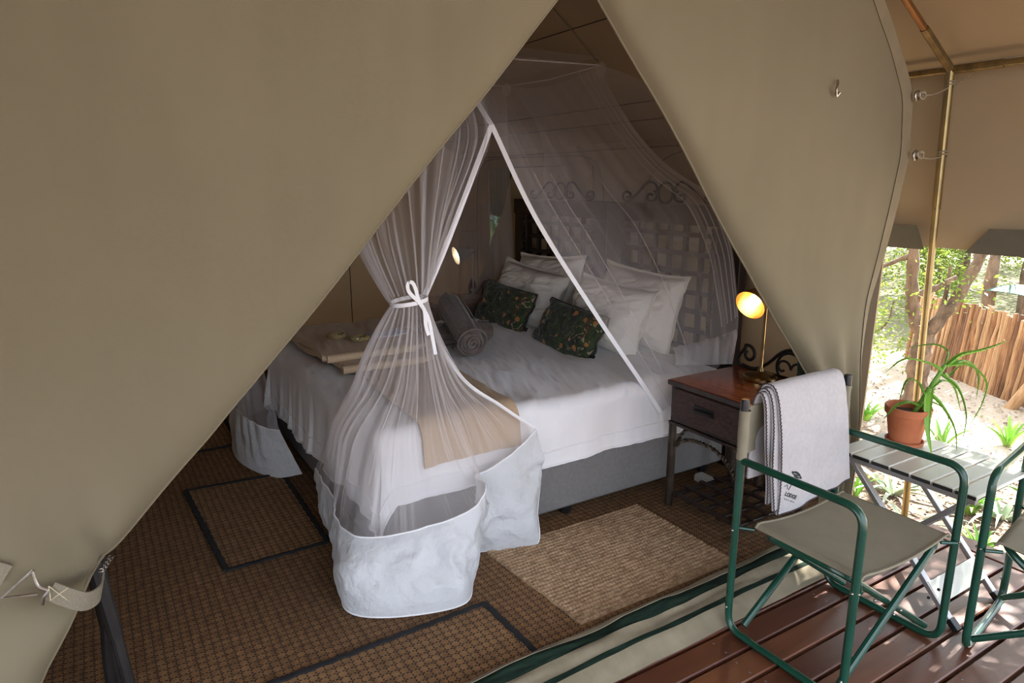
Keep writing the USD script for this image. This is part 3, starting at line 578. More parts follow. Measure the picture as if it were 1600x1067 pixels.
fb = Thing('folded_blanket', 'beige blanket folded in layers on the left foot of the bed', 'blanket', (-3.9, 1.3, TZ + 0.03))
def fold_layer(xa, xb, ya, yb, z0, t, seed):
    u = np.linspace(0, 1, 60)[:, None]; w = np.linspace(0, 1, 70)[None]
    Xg = xa + (xb - xa) * u; Yg = ya + (yb - ya) * w + 0.03 * np.sin(u * 5 + seed); Xg, Yg = np.broadcast_arrays(Xg, Yg)
    top = drape(Xg, Yg)[..., 2]
    rnd = np.sqrt(np.clip(1 - np.clip((u - 0.955) / 0.045, 0, 1) ** 2, 0, 1))
    prof = np.where(u < 1, rnd, 0)
    up = np.stack([Xg, Yg, np.minimum(top, TZ + 0.03) + z0 + t * (0.5 + 0.5 * prof) + 0.008 * (fbm(np.stack([Xg * 5, Yg * 5, 0 * Xg], -1), 2, seed) - 0.5)], -1)
    lo = up.copy(); lo[..., 2] = np.minimum(top, TZ + 0.03) + z0 + t * (0.5 - 0.5 * prof)
    a_, b_ = grid(up), grid(lo[::-1])
    side = [grid(np.stack([up[:, k], lo[:, k]], 1)) for k in (0, -1)] + [grid(np.stack([up[k], lo[k]], 1)) for k in (0, -1)]
    return join(a_, b_, *side)
fb.part('layer', fold_layer(-4.30, -3.30, 1.02, 1.50, 0.024, 0.030, 3), m_throw, smooth=50, world=True)
fb.part('layer', fold_layer(-4.32, -3.43, 0.98, 1.62, 0.056, 0.034, 5), m_throw, smooth=50, world=True)
for k, (yy0, xx0, zz0) in enumerate(((0.99, -3.43, 0.105), (1.03, -3.30, 0.07))):
    sp_ = [np.array([xx0 - 0.03 - 0.016 * math.cos(a) * (1 - a / 14), yy0 + 0.0, TZ + zz0 - 0.03 + 0.016 * math.sin(a) * (1 - a / 14)]) for a in np.linspace(0, 10, 50)]
    fb.part('rolled_edge', tube(smoothpath([(xx0 - 0.012, yy0 - 0.0, TZ + zz0 - 0.028), (xx0 - 0.006, yy0 + 0.25, TZ + zz0 - 0.028), (xx0 - 0.012, yy0 + 0.5, TZ + zz0 - 0.03)], 12), 0.021, 12), m_throw, world=True)
zt0 = TZ + 0.11
for k, (cx, cy, lab) in enumerate(((-3.83, 1.17, 'woven raffia ring on the folded blanket, the farther one'), (-3.70, 1.26, 'woven raffia ring with a bead on the folded blanket, the nearer one'))):
    rt = Thing('raffia_ring', lab, 'ornament', (cx, cy, zt0 - 0.012))
    ang = np.linspace(0, 2 * PI, 50, endpoint=False)
    for w_ in range(3):
        rt.part('strand', tube([(0.038 * math.cos(a) * (1.15 + 0.12 * math.cos(9 * a + w_ * 2.1)), 0.038 * math.sin(a) * (1.15 + 0.12 * math.cos(9 * a + w_ * 2.1)), 0.012 + 0.007 * math.sin(9 * a + w_ * 2.1)) for a in ang], 0.008, 6, closed=True), m_raffia)
    if k: rt.part('bead', trimesh.creation.icosphere(2, 0.006).apply_translation((0.05, -0.03, 0.02)), m_plug)
cd = Thing('card', 'pale blue card lying on the folded blanket beside the raffia rings', 'card', (-3.74, 1.44, zt0 - 0.016), 8)
u = np.linspace(-1, 1, 12)[:, None]; w = np.linspace(-1, 1, 12)[None]
cd.part('cover', cloth(np.stack(np.broadcast_arrays(0.075 * u, 0.105 * w, 0.014 + 0.012 * np.abs(w) ** 1.5 + 0.004 * u), -1), 0.002), m_card, smooth=50)
cd.part('inner_page', cloth(np.stack(np.broadcast_arrays(0.073 * u, 0.10 * w, 0.010 + 0.006 * np.abs(w)), -1), 0.002), m_white, smooth=50)

# ------------------------------------------------------------------ pillows, cushions, towels
def pillow_mesh(w, h, t, seed, flange=0.0, ears=0.12, n=64):
    u = np.linspace(-1, 1, n)[:, None]; v = np.linspace(-1, 1, n)[None]; U, V = np.broadcast_arrays(u, v)
    pin = 1 - ears * (1 - np.abs(U * V) ** 1.2) * np.maximum(np.abs(U), np.abs(V)) ** 3
    Xp, Yp = U * w / 2 * (1 - ears * (1 - V ** 2) * 0 - ears * 0.6 * (1 - np.abs(V) ** 2.5) * np.abs(U) ** 3), V * h / 2 * (1 - ears * 0.6 * (1 - np.abs(U) ** 2.5) * np.abs(V) ** 3)
    fu, fv = np.clip((np.abs(U) - 0) / (1 - flange), 0, 1), np.clip(np.abs(V) / (1 - flange * w / h), 0, 1)
    puff = np.clip(1 - fu ** 3.4, 0, 1) ** 0.5 * np.clip(1 - fv ** 3.4, 0, 1) ** 0.5
    wr = 0.5 * (fbm(np.stack([U * 2.2 + seed, V * 2.2, 0 * U], -1), 3, seed) - 0.5) + 0.42 * (np.abs(fbm(np.stack([U * 3.5 + V * 2 + seed, V * 5 - U * 2.5, 0 * U], -1), 3, seed + 3) - 0.5)) * -1.2
    Zf = t / 2 * puff * (1 + wr) + 0.003; Zb = -t / 2 * puff * (0.9 + 0.5 * wr) - 0.003
    wav = 0.05 * (fbm(np.stack([U * 3, V * 3, 0 * U + seed], -1), 2, seed + 5) - 0.5) * np.maximum(np.abs(U), np.abs(V)) ** 4
    A = np.stack([Xp, Yp, Zf + wav], -1); B = np.stack([Xp, Yp, Zb + wav], -1)
    B[0], B[-1], B[:, 0], B[:, -1] = A[0], A[-1], A[:, 0], A[:, -1]
    B[0, :, 2] -= 0.004; B[-1, :, 2] -= 0.004; B[:, 0, 2] -= 0.004; B[:, -1, 2] -= 0.004
    s = [grid(np.stack([A[k], B[k]], 1)) for k in (0, -1)] + [grid(np.stack([A[:, k], B[:, k]], 1)) for k in (0, -1)]
    return join(grid(A), grid(B[::-1]), *s), A
def lean(mesh, tilt, turn=0.0, rollz=0.0):
    """Stands a flat pillow up: local x stays across the bed, its face looks at the foot (-y) and leans back by tilt."""
    m = rotated(mesh, rollz, (0, 0, 1)); m = rotated(m, PI / 2 - tilt, (1, 0, 0)); return rotated(m, turn, (0, 0, 1))
pg = 'white pillows against the headboard'
for lab, w_, h_, loc, tilt, turn, rl, sd_ in (
    ('white pillow standing at the back against the left half of the headboard', 0.78, 0.50, (-4.10, 2.84, 0.85), 0.16, 0.04, 0.05, 2),
    ('white pillow standing at the back against the right half of the headboard', 0.76, 0.50, (-3.14, 2.85, 0.85), 0.20, -0.04, -0.04, 5),
    ('white pillow in front on the left, right behind the left green cushion', 0.80, 0.48, (-4.10, 2.66, 0.80), 0.42, 0.07, -0.07, 8),
    ('white pillow in front on the right, right behind the right green cushion', 0.76, 0.47, (-3.22, 2.67, 0.80), 0.40, -0.03, -0.02, 11)):
    t = Thing('pillow', lab, 'pillow', loc, group=pg)
    m, A = pillow_mesh(w_, h_, 0.235, sd_, flange=0.06, ears=0.16)
    t.part('case', lean(m, tilt, turn, rl), m_pillow, smooth=50)
    ring = np.vstack([A[:, 0], A[-1, 1:], A[::-1, -1][1:], A[0, ::-1][1:-1]])
    pv, pf = tube(resample(np.vstack([ring, ring[:1]]), 160)[:-1], 0.0035, 5, closed=True)
    t.part('piping', lean(trimesh.Trimesh(pv, pf, process=False), tilt, turn, rl), m_pillow)
for lab, loc, tilt, turn, rl, sd_ in (
    ('dark green patterned oblong cushion on the left, standing clear of the net', (-4.05, 2.44, 0.745), 0.42, 0.05, -0.05, 21),
    ('dark green patterned oblong cushion on the right, half behind the net hem', (-3.28, 2.43, 0.725), 0.48, -0.02, -0.06, 27)):
    t = Thing('cushion', lab, 'cushion', loc)
    m, A = pillow_mesh(0.62, 0.31, 0.12, sd_, flange=0.0, ears=0.07)
    t.part('cover', lean(m, tilt, turn, rl), m_cushion, smooth=50)
    ring = np.vstack([A[:, 0], A[-1, 1:], A[::-1, -1][1:], A[0, ::-1][1:-1]])
    pv, pf = tube(resample(np.vstack([ring, ring[:1]]), 140)[:-1], 0.004, 6, closed=True)
    t.part('piping', lean(trimesh.Trimesh(pv, pf, process=False), tilt, turn, rl), m_black)
    t.part('label_tag', lean(box((0.30, -0.12, -0.002), (0.335, -0.075, 0.002), 0.0005), tilt, turn, rl), m_black, label='black woven label at the seam')

def towel_roll(L, r, turns=3.2):
    th_ = np.linspace(0, 2 * PI * turns, 110); rr = r * (0.25 + 0.75 * th_ / th_[-1]); s = np.linspace(0, 1, 40)
    bulge = 1 - 0.10 * (np.abs(2 * s - 1) ** 6)
    P = np.stack([np.broadcast_to(L * s[None], (110, 40)), rr[:, None] * np.cos(th_)[:, None] * bulge[None], rr[:, None] * np.sin(th_)[:, None] * bulge[None]], -1)
    P[..., 0] += 0.012 * np.sin(th_ * 1.3)[:, None] * (s[None] - 0.5)
    P += 0.004 * (fbm(P * 18, 2, 3)[..., None] - 0.5)
    return cloth(P, r * 0.17)
def place_axis(mesh, p, q):
    p, q = np.array(p, float), np.array(q, float); d = (q - p) / np.linalg.norm(q - p); s = np.cross([0, 0, 1.0], d); s /= np.linalg.norm(s); u = np.cross(d, s)
    m = trimesh.Trimesh(*mesh, process=False); T = np.eye(4); T[:3, 0], T[:3, 1], T[:3, 2], T[:3, 3] = d, s, u, p; m.apply_transform(T); return m
for lab, p, q, r in (('rolled charcoal towel leaning up over the other towel on the bed', (-3.27, 1.765, 0.725), (-3.72, 1.845, 0.885), 0.083), ('rolled charcoal towel lying crosswise under the leaning towel', (-3.66, 1.62, 0.705), (-3.62, 2.07, 0.705), 0.068)):
    L = math.dist(p, q); t = Thing('towel', lab, 'towel', p)
    t.part('roll', moved(place_axis(towel_roll(L, r), p, q), -np.array(p)), m_towel, smooth=60)
    e = np.array(p) + (np.array(q) - np.array(p)) * 0.035; d = (np.array(q) - np.array(p)) / L; s = np.cross([0, 0, 1.0], d); s /= np.linalg.norm(s); uu = np.cross(d, s)
    t.part('hem', moved(tube([e + (r + 0.001) * (math.cos(a) * s + math.sin(a) * uu) for a in np.linspace(0, 2 * PI, 36, endpoint=False)], 0.007, 7, closed=True), -np.array(p)), m_towel)
    for k in range(11):
        a = k * 2 * PI / 11; o = (r - 0.0005) * (math.cos(a) * s + math.sin(a) * uu)
        t.part('rib', moved(tube([np.array(p) + d * L * f_ + o * (1 - 0.10 * abs(2 * f_ - 1) ** 6) for f_ in np.linspace(0.08, 0.95, 12)], 0.004, 5), -np.array(p)), m_towel)

# ------------------------------------------------------------------ headboard
hb = Thing('headboard', 'dark wooden headboard with two lattice panels and iron scrolls on top', 'headboard', (-3.62, 3.02, 0))
HX0, HX1, HZ = -4.79, -2.49, 1.475
def hbox(x0, x1, z0, z1, y0=2.985, y1=3.045, bev=0.005): return box((x0, y0, z0), (x1, y1, z1), bev)
hb.part('top_rail', hbox(HX0 - 0.01, HX1 + 0.01, 1.36, HZ, 2.98, 3.05), m_darkwood, world=True)
hb.part('bottom_rail', hbox(HX0, HX1, 0.30, 0.52), m_darkwood, world=True)
for x0, x1 in ((HX0, HX0 + 0.17), (-3.77, -3.44), (-2.665, HX1)):
    hb.part('stile', hbox(x0, x1, 0.0, 1.36), m_darkwood, world=True)
for x in (HX0 + 0.15, -2.68, -3.76, -3.45):
    z = np.linspace(0.5, 1.35, 120)
    hb.part('rope_moulding', join(*[tube(np.stack([x + 0.008 * np.cos(z * 120 + f), 2.982 + 0.008 * np.sin(z * 120 + f), z], 1), 0.008, 6) for f in (0, PI)]), m_darkwood, world=True)
hb.part('groove', hbox(-3.62, -3.612, 0.5, 1.475, 2.976, 2.984, 0.001), m_black, world=True)
for px0, px1 in ((-4.62, -3.77), (-3.44, -2.665)):
    n = 6; w_ = (px1 - px0) / n
    for k in range(1, n): hb.part('lattice_bar', hbox(px0 + k * w_ - 0.014, px0 + k * w_ + 0.014, 0.52, 1.36, 3.0, 3.03, 0.003), m_darkwood, world=True)
    for k in range(8): hb.part('lattice_bar', hbox(px0, px1, 0.52 + k * 0.112 - 0.014, 0.52 + k * 0.112 + 0.014, 2.996, 3.022, 0.003) if k else hbox(px0, px1, 0.52, 0.535, 2.996, 3.022, 0.003), m_darkwood, world=True)
def spiral(c, r0, r1, a0, a1, n=26):
    return [(c[0] + (r0 + (r1 - r0) * s) * math.cos(a0 + (a1 - a0) * s), c[1] + (r0 + (r1 - r0) * s) * math.sin(a0 + (a1 - a0) * s)) for s in np.linspace(0, 1, n)]
def scroll_parts(t, cx, z0, y, S, SZ, r, m, world):
    def wire(nm, p2): t.part(nm, tube(smoothpath([(cx + S * a, y, z0 + SZ * b) for a, b in p2], 3), r, 7), m, world=world)
    e = [(0.062 * math.cos(a), 0.095 + 0.095 * math.sin(a)) for a in np.linspace(0, 2 * PI, 40)]
    wire('oval', e)
    for s in (-1, 1):
        inner = [(s * (a), b) for a, b in spiral((0.125, 0.06), 0.016, 0.058, 0.8 * PI, -1.9 * PI + 0.55 * PI, 34)]
        arch = [(s * a, b) for a, b in [(0.072, 0.10), (0.078, 0.145), (0.105, 0.188), (0.145, 0.195), (0.185, 0.165), (0.25, 0.085), (0.31, 0.02)]]
        outer = [(s * a, b) for a, b in spiral((0.34, 0.062), 0.056, 0.014, -0.62 * PI, 1.7 * PI, 30)]
        wire('scroll', inner); wire('arch', arch + outer)
for cx in (-4.20, -3.11): scroll_parts(hb, cx, HZ + 0.004, 3.015, 1.02, 0.64, 0.0085, m_iron, True)

# ------------------------------------------------------------------ nightstands, built about the middle of the foot print
def nightstand(label, loc):
    t = Thing('nightstand', label, 'nightstand', loc)
    W, D, H = 0.225, 0.245, 0.664
    t.part('top', box((-W - 0.012, -D - 0.008, H - 0.024), (W + 0.012, D + 0.004, H), 0.005), m_redwood, label='polished reddish wooden top')
    t.part('top_edge', box((-W - 0.013, -D - 0.012, H - 0.026), (W + 0.013, -D - 0.006, H - 0.002), 0.002), m_darkwood)
    t.part('body', box((-W, -D + 0.004, 0.452), (W, D, H - 0.0245), 0.004), m_darkwood)
    dr = t.part('drawer', box((-W + 0.02, -D - 0.006, 0.468), (W - 0.02, -D + 0.004, H - 0.036), 0.004), m_leather, label='drawer front of dark textured hide')
    t.part('handle', tube(filleted([(-0.05, -D - 0.004, 0.550), (-0.05, -D - 0.026, 0.560), (0.05, -D - 0.026, 0.560), (0.05, -D - 0.004, 0.550)], 0.012), 0.0065, 7), m_iron, under=dr)
    t.part('handle_plate', box((-0.062, -D - 0.010, 0.540), (0.062, -D - 0.005, 0.580), 0.002), m_iron, under=dr)
    t.part('apron', box((-W - 0.004, -D - 0.004, 0.436), (W + 0.004, D, 0.4515), 0.003), m_darkwood)
    for sx in (-1, 1):
        for sy in (-1, 1):
            t.part('leg', tube([(sx * (W - 0.012), sy * (D - 0.014), 0), (sx * (W - 0.012), sy * (D - 0.014), 0.02), (sx * (W - 0.012), sy * (D - 0.014), 0.435)], [0.019, 0.0205, 0.020], 12), m_bronzetube)
        t.part('back_post', box((sx * 0.03 - 0.014, D - 0.05, 0.06), (sx * 0.03 + 0.014, D - 0.02, 0.435), 0.003), m_darkwood)
    def rope(p2, nm='twisted_rope'):
        P = smoothpath(p2, 16); s = np.arange(len(P)); a = s * 1.1
        T = np.gradient(P, axis=0); T /= np.linalg.norm(T, axis=1, keepdims=True); A = np.cross(T, [0.3, 0.5, 0.81]); A /= np.linalg.norm(A, axis=1, keepdims=True); B = np.cross(T, A)
        t.part(nm, join(*[tube(P + 0.0055 * (np.cos(a + f)[:, None] * A + np.sin(a + f)[:, None] * B), 0.0055, 6) for f in (0, PI)]), m_bronzetube)
    for sy in (-1, 1):
        y = sy * (D - 0.014); rope([(-W + 0.02, y, 0.30), (-W + 0.08, y, 0.365), (-0.06, y, 0.392), (0.06, y, 0.388), (W - 0.08, y, 0.34), (W - 0.02, y, 0.27)])
    for sx in (-1, 1): rope([(sx * (W - 0.012), -D + 0.03, 0.30), (sx * (W - 0.012), -D + 0.12, 0.385), (sx * (W - 0.012), D - 0.12, 0.385), (sx * (W - 0.012), D - 0.03, 0.30)])
    for k in range(5):
        x = -W + 0.03 + k * (2 * W - 0.06) / 4; t.part('shelf_slat', box((x - 0.013, -D + 0.02, 0.045), (x + 0.013, D - 0.02, 0.060), 0.002), m_darkwood)
    for k in range(5):
        y = -D + 0.03 + k * (2 * D - 0.06) / 4; t.part('shelf_slat', box((-W + 0.005, y - 0.013, 0.060), (W - 0.005, y + 0.013, 0.072), 0.002), m_darkwood)
    def wire(p3, r=0.0085): t.part('back_scroll', tube(smoothpath([(a, D - 0.012, H + b) for a, b in p3], 3), r, 7), m_iron)
    wire([(-0.215, 0.004), (-0.225, 0.05), (-0.19, 0.10)] + spiral((-0.165, 0.075), 0.048, 0.014, 0.65 * PI, -1.3 * PI, 24))
    wire([(-0.20, 0.012), (-0.12, 0.008), (-0.04, 0.055), (0.03, 0.125), (0.10, 0.145), (0.18, 0.10), (0.215, 0.03), (0.20, 0.005)])
    wire(spiral((0.085, 0.055), 0.075, 0.075, 0.1 * PI, 1.2 * PI, 20), 0.007)
    wire(spiral((0.045, 0.05), 0.045, 0.012, 0.0, 1.7 * PI, 20), 0.006); wire(spiral((0.135, 0.05), 0.045, 0.012, PI, -0.7 * PI, 20), 0.006)
    wire([(-0.22, 0.004), (0.0, 0.004), (0.22, 0.004)], 0.007)
    return t
ns1 = nightstand('dark nightstand with a hide-fronted drawer beside the green chair', (-2.10, 2.60, 0))
copy(ns1, 'nightstand', 'dark nightstand on the far side of the bed behind the tied net', (-4.99, 2.55, 0))

def table_lamp(label, loc, aim, shade_m, stem_m, bulb, stem_h):
    """Round base, slim stem, knuckle, and a bell shade tipped to the side that aim points to."""
    t = Thing('table_lamp', label, 'lamp', loc)
    t.part('base', lathe([(0.0001, 0), (0.078, 0), (0.080, 0.004), (0.080, 0.018), (0.074, 0.024), (0.03, 0.034), (0.016, 0.045), (0.010, 0.062), (0.0001, 0.062)], 40), stem_m)
    t.part('stem', tube([(0, 0, 0.05), (0.0, 0.0, stem_h * 0.5), (0.0, 0, stem_h)], 0.0075, 10), stem_m)
    aim = np.array(aim, float); aim /= np.linalg.norm(aim)
    j = np.array([0, 0, stem_h]); side = np.array([aim[0], aim[1], 0]); side /= np.linalg.norm(side)
    t.part('knuckle', trimesh.creation.icosphere(3, 0.014).apply_translation(j), stem_m)
    neck = j + side * 0.03 + np.array([0, 0, 0.022])
    t.part('arm', tube(smoothpath([j, j + side * 0.015 + (0, 0, 0.015), neck], 6), 0.006, 8), stem_m)
    s = np.cross([0, 0, 1.0], aim); s /= np.linalg.norm(s); u = np.cross(aim, s); T = np.eye(4); T[:3, 0], T[:3, 1], T[:3, 2], T[:3, 3] = s, u, aim, neck - aim * 0.01
    def put(m): m = trimesh.Trimesh(*m, process=False) if isinstance(m, tuple) else m; m.apply_transform(T); return m
    t.part('socket', put(lathe([(0.0001, -0.03), (0.016, -0.03), (0.020, -0.024), (0.021, 0.02), (0.024, 0.028), (0.0001, 0.030)], 24)), stem_m)
    t.part('shade', put(lathe([(0.020, 0.022), (0.030, 0.026), (0.040, 0.045), (0.062, 0.10), (0.072, 0.135), (0.074, 0.135), (0.0645, 0.099), (0.0425, 0.043), (0.032, 0.022), (0.020, 0.018), (0.020, 0.022)], 48)), shade_m)
    t.part('bulb', put(lathe([(0.0001, 0.03), (0.012, 0.034), (0.014, 0.05), (0.024, 0.07), (0.028, 0.088), (0.024, 0.106), (0.012, 0.117), (0.0001, 0.119)], 24)), bulb, label='lit bulb')
    return t
table_lamp('brass table lamp with a lit copper shade on the near nightstand', (-2.09, 2.713, 0.6645), (0.12, -0.84, -0.40), m_copper, m_antique, m_bulb, 0.415)
table_lamp('lit nickel table lamp on the far nightstand, seen beside the tied net', (-4.93, 2.67, 0.6645), (-0.10, -0.90, -0.24), m_nickel, m_nickel, m_bulbdim, 0.37)
pb = Thing('plug_box', 'small white plug box on the floor under the near nightstand', 'plug', (-2.40, 2.72, 0))
pb.part('case', box((-0.05, -0.03, 0), (0.05, 0.03, 0.035), 0.005), m_plug); pb.part('lid', box((-0.045, -0.026, 0.0351), (0.045, 0.026, 0.042), 0.003), m_plug)

# dark stand at the lower left, just inside the flap
rk = Thing('luggage_stand', 'dark bronze stand with a curved leg just inside the left flap', 'stand', (-2.0, -0.17, 0))
rk.part('leg', tube(smoothpath([(-1.90, -0.085, 0.66), (-1.895, -0.070, 0.55), (-1.885, -0.052, 0.36), (-1.86, -0.02, 0.0)], 8), 0.015, 10), m_iron, world=True)
rk.part('leg', tube(smoothpath([(-1.95, -0.070, 0.66), (-1.965, -0.075, 0.50), (-1.98, -0.09, 0.30), (-1.99, -0.08, 0.0)], 8), 0.013, 10), m_iron, world=True)
rk.part('leg', tube([(-1.90, -0.42, 0.66), (-1.87, -0.45, 0.0)], 0.013, 8), m_iron, world=True)
rk.part('leg', tube([(-2.22, -0.42, 0.66), (-2.25, -0.45, 0.0)], 0.013, 8), m_iron, world=True)
rk.part('leg', tube([(-2.22, -0.12, 0.66), (-2.25, -0.08, 0.0)], 0.013, 8), m_iron, world=True)
rk.part('wood_cap', tube([(-1.90, -0.084, 0.654), (-1.888, -0.060, 0.44)], [0.022, 0.018], 10), m_iron, world=True)
rk.part('top', box((-2.25, -0.46, 0.655), (-1.88, -0.10, 0.68), 0.006), m_darkwood, world=True)
chain = []
c0, c1 = np.array([-1.755, -0.065, 0.700]), np.array([-1.90, -0.045, 0.660])
for k in range(9):
    p = c0 + (c1 - c0) * (k + 0.5) / 9; e = trimesh.creation.torus(0.008, 0.0018, 12, 6); e.apply_transform(trimesh.transformations.rotation_matrix((k % 2) * PI / 2, [1, 0, 0])); e.apply_translation(p); chain.append(e)
lf.part('chain', join(*chain), m_steel, world=True, kind='stuff')

# ------------------------------------------------------------------ mosquito net
net = Thing('mosquito_net', 'white mosquito net hung from the tent roof, tied in a bundle at the bed foot', 'net', (-3.45, 1.9, 2.2))
A_, B_, C_, D_ = np.array([-3.95, 2.4, 2.20]), np.array([-3.0, 2.4, 2.20]), np.array([-3.0, 1.4, 2.20]), np.array([-3.95, 1.4, 2.20])
def sheet(top, bot, nu, nv, pleat=0.0, npl=10, seed=1, sag=0.0, env=lambda v: np.sin(PI * v) ** 0.5, mids=None):
    """A hanging sheet between a top and a bottom line (and lines between); pleats are folds across it. Returns the grid and its uv."""
    lines = [resample(top, nu)] + [resample(m, nu) for m in (mids or [])] + [resample(bot, nu)]
    Ls = np.array(lines); k = len(Ls); cum = np.r_[0, np.cumsum(np.linalg.norm(np.diff(Ls, axis=0), axis=2).mean(1))]; cum /= cum[-1]
    v = np.linspace(0, 1, nv); P = np.empty((nu, nv, 3))
    from scipy.interpolate import PchipInterpolator
    P = np.moveaxis(PchipInterpolator(cum, Ls, axis=0)(v), 0, 1)
    n = grid_normals(P); u = np.linspace(0, 1, nu)[:, None]; V = v[None]
    jit = 1.6 * (fbm(np.stack([np.broadcast_to(u * npl * 0.5, (nu, nv)), 0 * u * V, 0 * u * V], -1), 2, seed) - 0.5)
    w = np.sin(2 * PI * npl * u + 6 * jit + seed) * (0.5 + fbm(np.stack([np.broadcast_to(u * npl * 1.7, (nu, nv)), 0 * u * V, 0 * u * V + seed], -1), 2, seed + 3))
    P = P + n * (pleat * w * env(V))[..., None]
    P[..., 2] -= sag * np.sin(PI * u) * (1 - V) 
    uv = np.stack(np.broadcast_arrays(u, V), -1).reshape(-1, 2)
    return P, uv
def add_sheet(nm, P, uv, m, offs=(0, 0)):
    net.part(nm, grid(P), m, smooth=True, world=True, uv=uv + np.array(offs))
# roof of the net
u = np.linspace(0, 1, 40)[:, None, None]; w = np.linspace(0, 1, 40)[None, :, None]
P = (1 - u) * (1 - w) * A_ + u * (1 - w) * B_ + u * w * C_ + (1 - u) * w * D_
P[..., 2] -= 0.05 * (np.sin(PI * u) * np.sin(PI * w))[..., 0] - 0.04
add_sheet('net_top', P, np.stack(np.broadcast_arrays(u[..., 0], w[..., 0]), -1).reshape(-1, 2), m_net)
# head side, falling behind the headboard
P, uv = sheet([A_, B_], [(-4.75, 3.085, 1.25), (-2.5, 3.085, 1.25)], 120, 60, 0.012, 9, 2, 0.05, mids=[[(-4.6, 3.085, 1.56), (-2.55, 3.085, 1.56)]])
P[..., 1] = np.minimum(P[..., 1], 3.09)
add_sheet('net_side', P, uv, m_net, (3, 0))
# far side
P, uv = sheet([D_ + (0, 0.45, 0), A_], [(-4.72, 2.12, 0.52), (-4.62, 2.90, 0.60)], 120, 70, 0.02, 7, 4, 0.04)
add_sheet('net_side', P, uv, m_net, (7, 0)); net.part('hem_tape', ribbon(P[0], 0.018, (0, 1, 0.2)), m_white, world=True)
# right side, the half towards the head: from the split to the nightstand corner
S0 = np.array([-3.0, 1.47, 2.20])
hemR = smoothpath([(-2.60, 1.505, 1.837), (-2.575, 1.72, 1.44), (-2.515, 2.03, 0.98), (-2.46, 2.27, 0.64), (-2.415, 2.385, 0.46)], 10)
left_edge = np.vstack([resample([S0, (-2.80, 1.49, 2.02), (-2.60, 1.505, 1.837)], 8)[:-1], hemR])
left_edge = resample(left_edge, 70)
right_edge = resample(smoothpath([B_, (-2.972, 2.428, 2.10), (-2.917, 2.484, 1.98), (-2.848, 2.555, 1.842), (-2.75, 2.654, 1.701), (-2.667, 2.74, 1.618), (-2.575, 2.83, 1.53), (-2.52, 2.93, 1.30), (-2.465, 2.93, 1.10), (-2.425, 2.93, 0.88), (-2.41, 2.90, 0.70)], 6), 70)
u = np.linspace(0, 1, 130)[:, None, None]
mid = (left_edge + right_edge) / 2; vv = np.linspace(0, 1, 70)[:, None]; mid = mid + np.sin(PI * vv) * np.array([0.05, -0.02, -0.02])
P = (1 - u) * (1 - 2 * u) * left_edge[None] + 4 * u * (1 - u) * mid[None] + u * (2 * u - 1) * right_edge[None]
n = grid_normals(P); ul = np.linspace(0, 1, 130)[:, None]; vl = np.linspace(0, 1, 70)[None]
wv = np.sin(2 * PI * 8 * ul ** 1.4 + 2) * (0.3 + fbm(np.stack(np.broadcast_arrays(ul * 9, vl * 0.8, 0 * ul * vl), -1), 2, 9)) * np.sin(PI * np.clip(ul, 0, 1)) * (0.3 + 0.7 * vl)
P = P + n * (0.016 * wv)[..., None]
add_sheet('net_side', P, np.stack(np.broadcast_arrays(ul, vl), -1).reshape(-1, 2), m_net, (11, 0))
net.part('hem_tape', ribbon(hemR, 0.020, (0.25, 0.75, 0.3)), m_white, world=True)
cr = np.stack([P[118:130:1].mean(0) + np.array([0.01, -0.005, 0]) for _ in (0,)])[0]
gath = [tube(P[k, 2:62] + (0.004, -0.004, 0), 0.0032, 5) for k in (106, 113, 119, 124, 127)] + [tube(P[k, 24:] + (0.004, -0.004, 0), 0.0025, 5) for k in (14, 26, 60)]
net.part('net_crease', join(*gath), m_netdense, world=True)
# hanging piece of the same side caught over the nightstand corner
P2, uv2 = sheet([(-2.62, 2.62, 0.72), (-2.50, 2.86, 0.78), (-2.41, 2.90, 0.84)], [(-2.53, 2.58, 0.655), (-2.44, 2.70, 0.66), (-2.335, 2.80, 0.675)], 80, 24, 0.018, 6, 5, mids=[[(-2.56, 2.60, 0.72), (-2.46, 2.78, 0.78), (-2.37, 2.86, 0.80)]])
add_sheet('net_fold', P2, uv2, m_netfold, (2, 2))
# upper gathered part: foot side and the foot half of the right side drawn in to the tie
TC = np.array([-2.455, 1.043, 1.150])
def tie_arc(rx, n=40, a0=-0.15 * PI, a1=1.15 * PI): 
    a = np.linspace(a1, a0, n); return np.stack([TC[0] + 0 * a, TC[1] + 0 * a, TC[2] + 0 * a], 1) + np.stack([rx * (0.85 * np.sin(a) * 0.8 + 0.5 * np.cos(a) * 0.2), rx * np.cos(a), 0.012 * np.cos(a)], 1)
splitp = [S0, (-2.80, 1.49, 2.02), (-2.60, 1.505, 1.837)]
hemL = smoothpath([(-2.60, 1.505, 1.837), (-2.57, 1.41, 1.66), (-2.51, 1.24, 1.36), (-2.462, 1.115, 1.165)], 10)
topL = [(-3.92, 1.38, 2.2), D_ + (0.2, 0, 0), C_ + (-0.1, 0, 0), C_, S0]
m1 = [(-3.15, 0.98, 1.80), (-2.9, 0.98, 1.80), (-2.72, 1.10, 1.82), (-2.60, 1.30, 1.84), (-2.60, 1.505, 1.837)]
m2 = [(-2.66, 0.90, 1.43), (-2.55, 0.905, 1.42), (-2.47, 0.98, 1.42), (-2.47, 1.12, 1.43), (-2.53, 1.29, 1.44)]
P, uv = sheet(topL, tie_arc(0.070), 260, 90, 0.020, 12, 6, 0.03, env=lambda v: np.clip(np.sin(PI * np.clip(v, 0, 1)), 0, 1) ** 0.6 * (0.5 + 0.5 * v) + 0.25 * v, mids=[m1, m2])
add_sheet('net_gathered', P, uv, m_netmid, (0.3, 0))
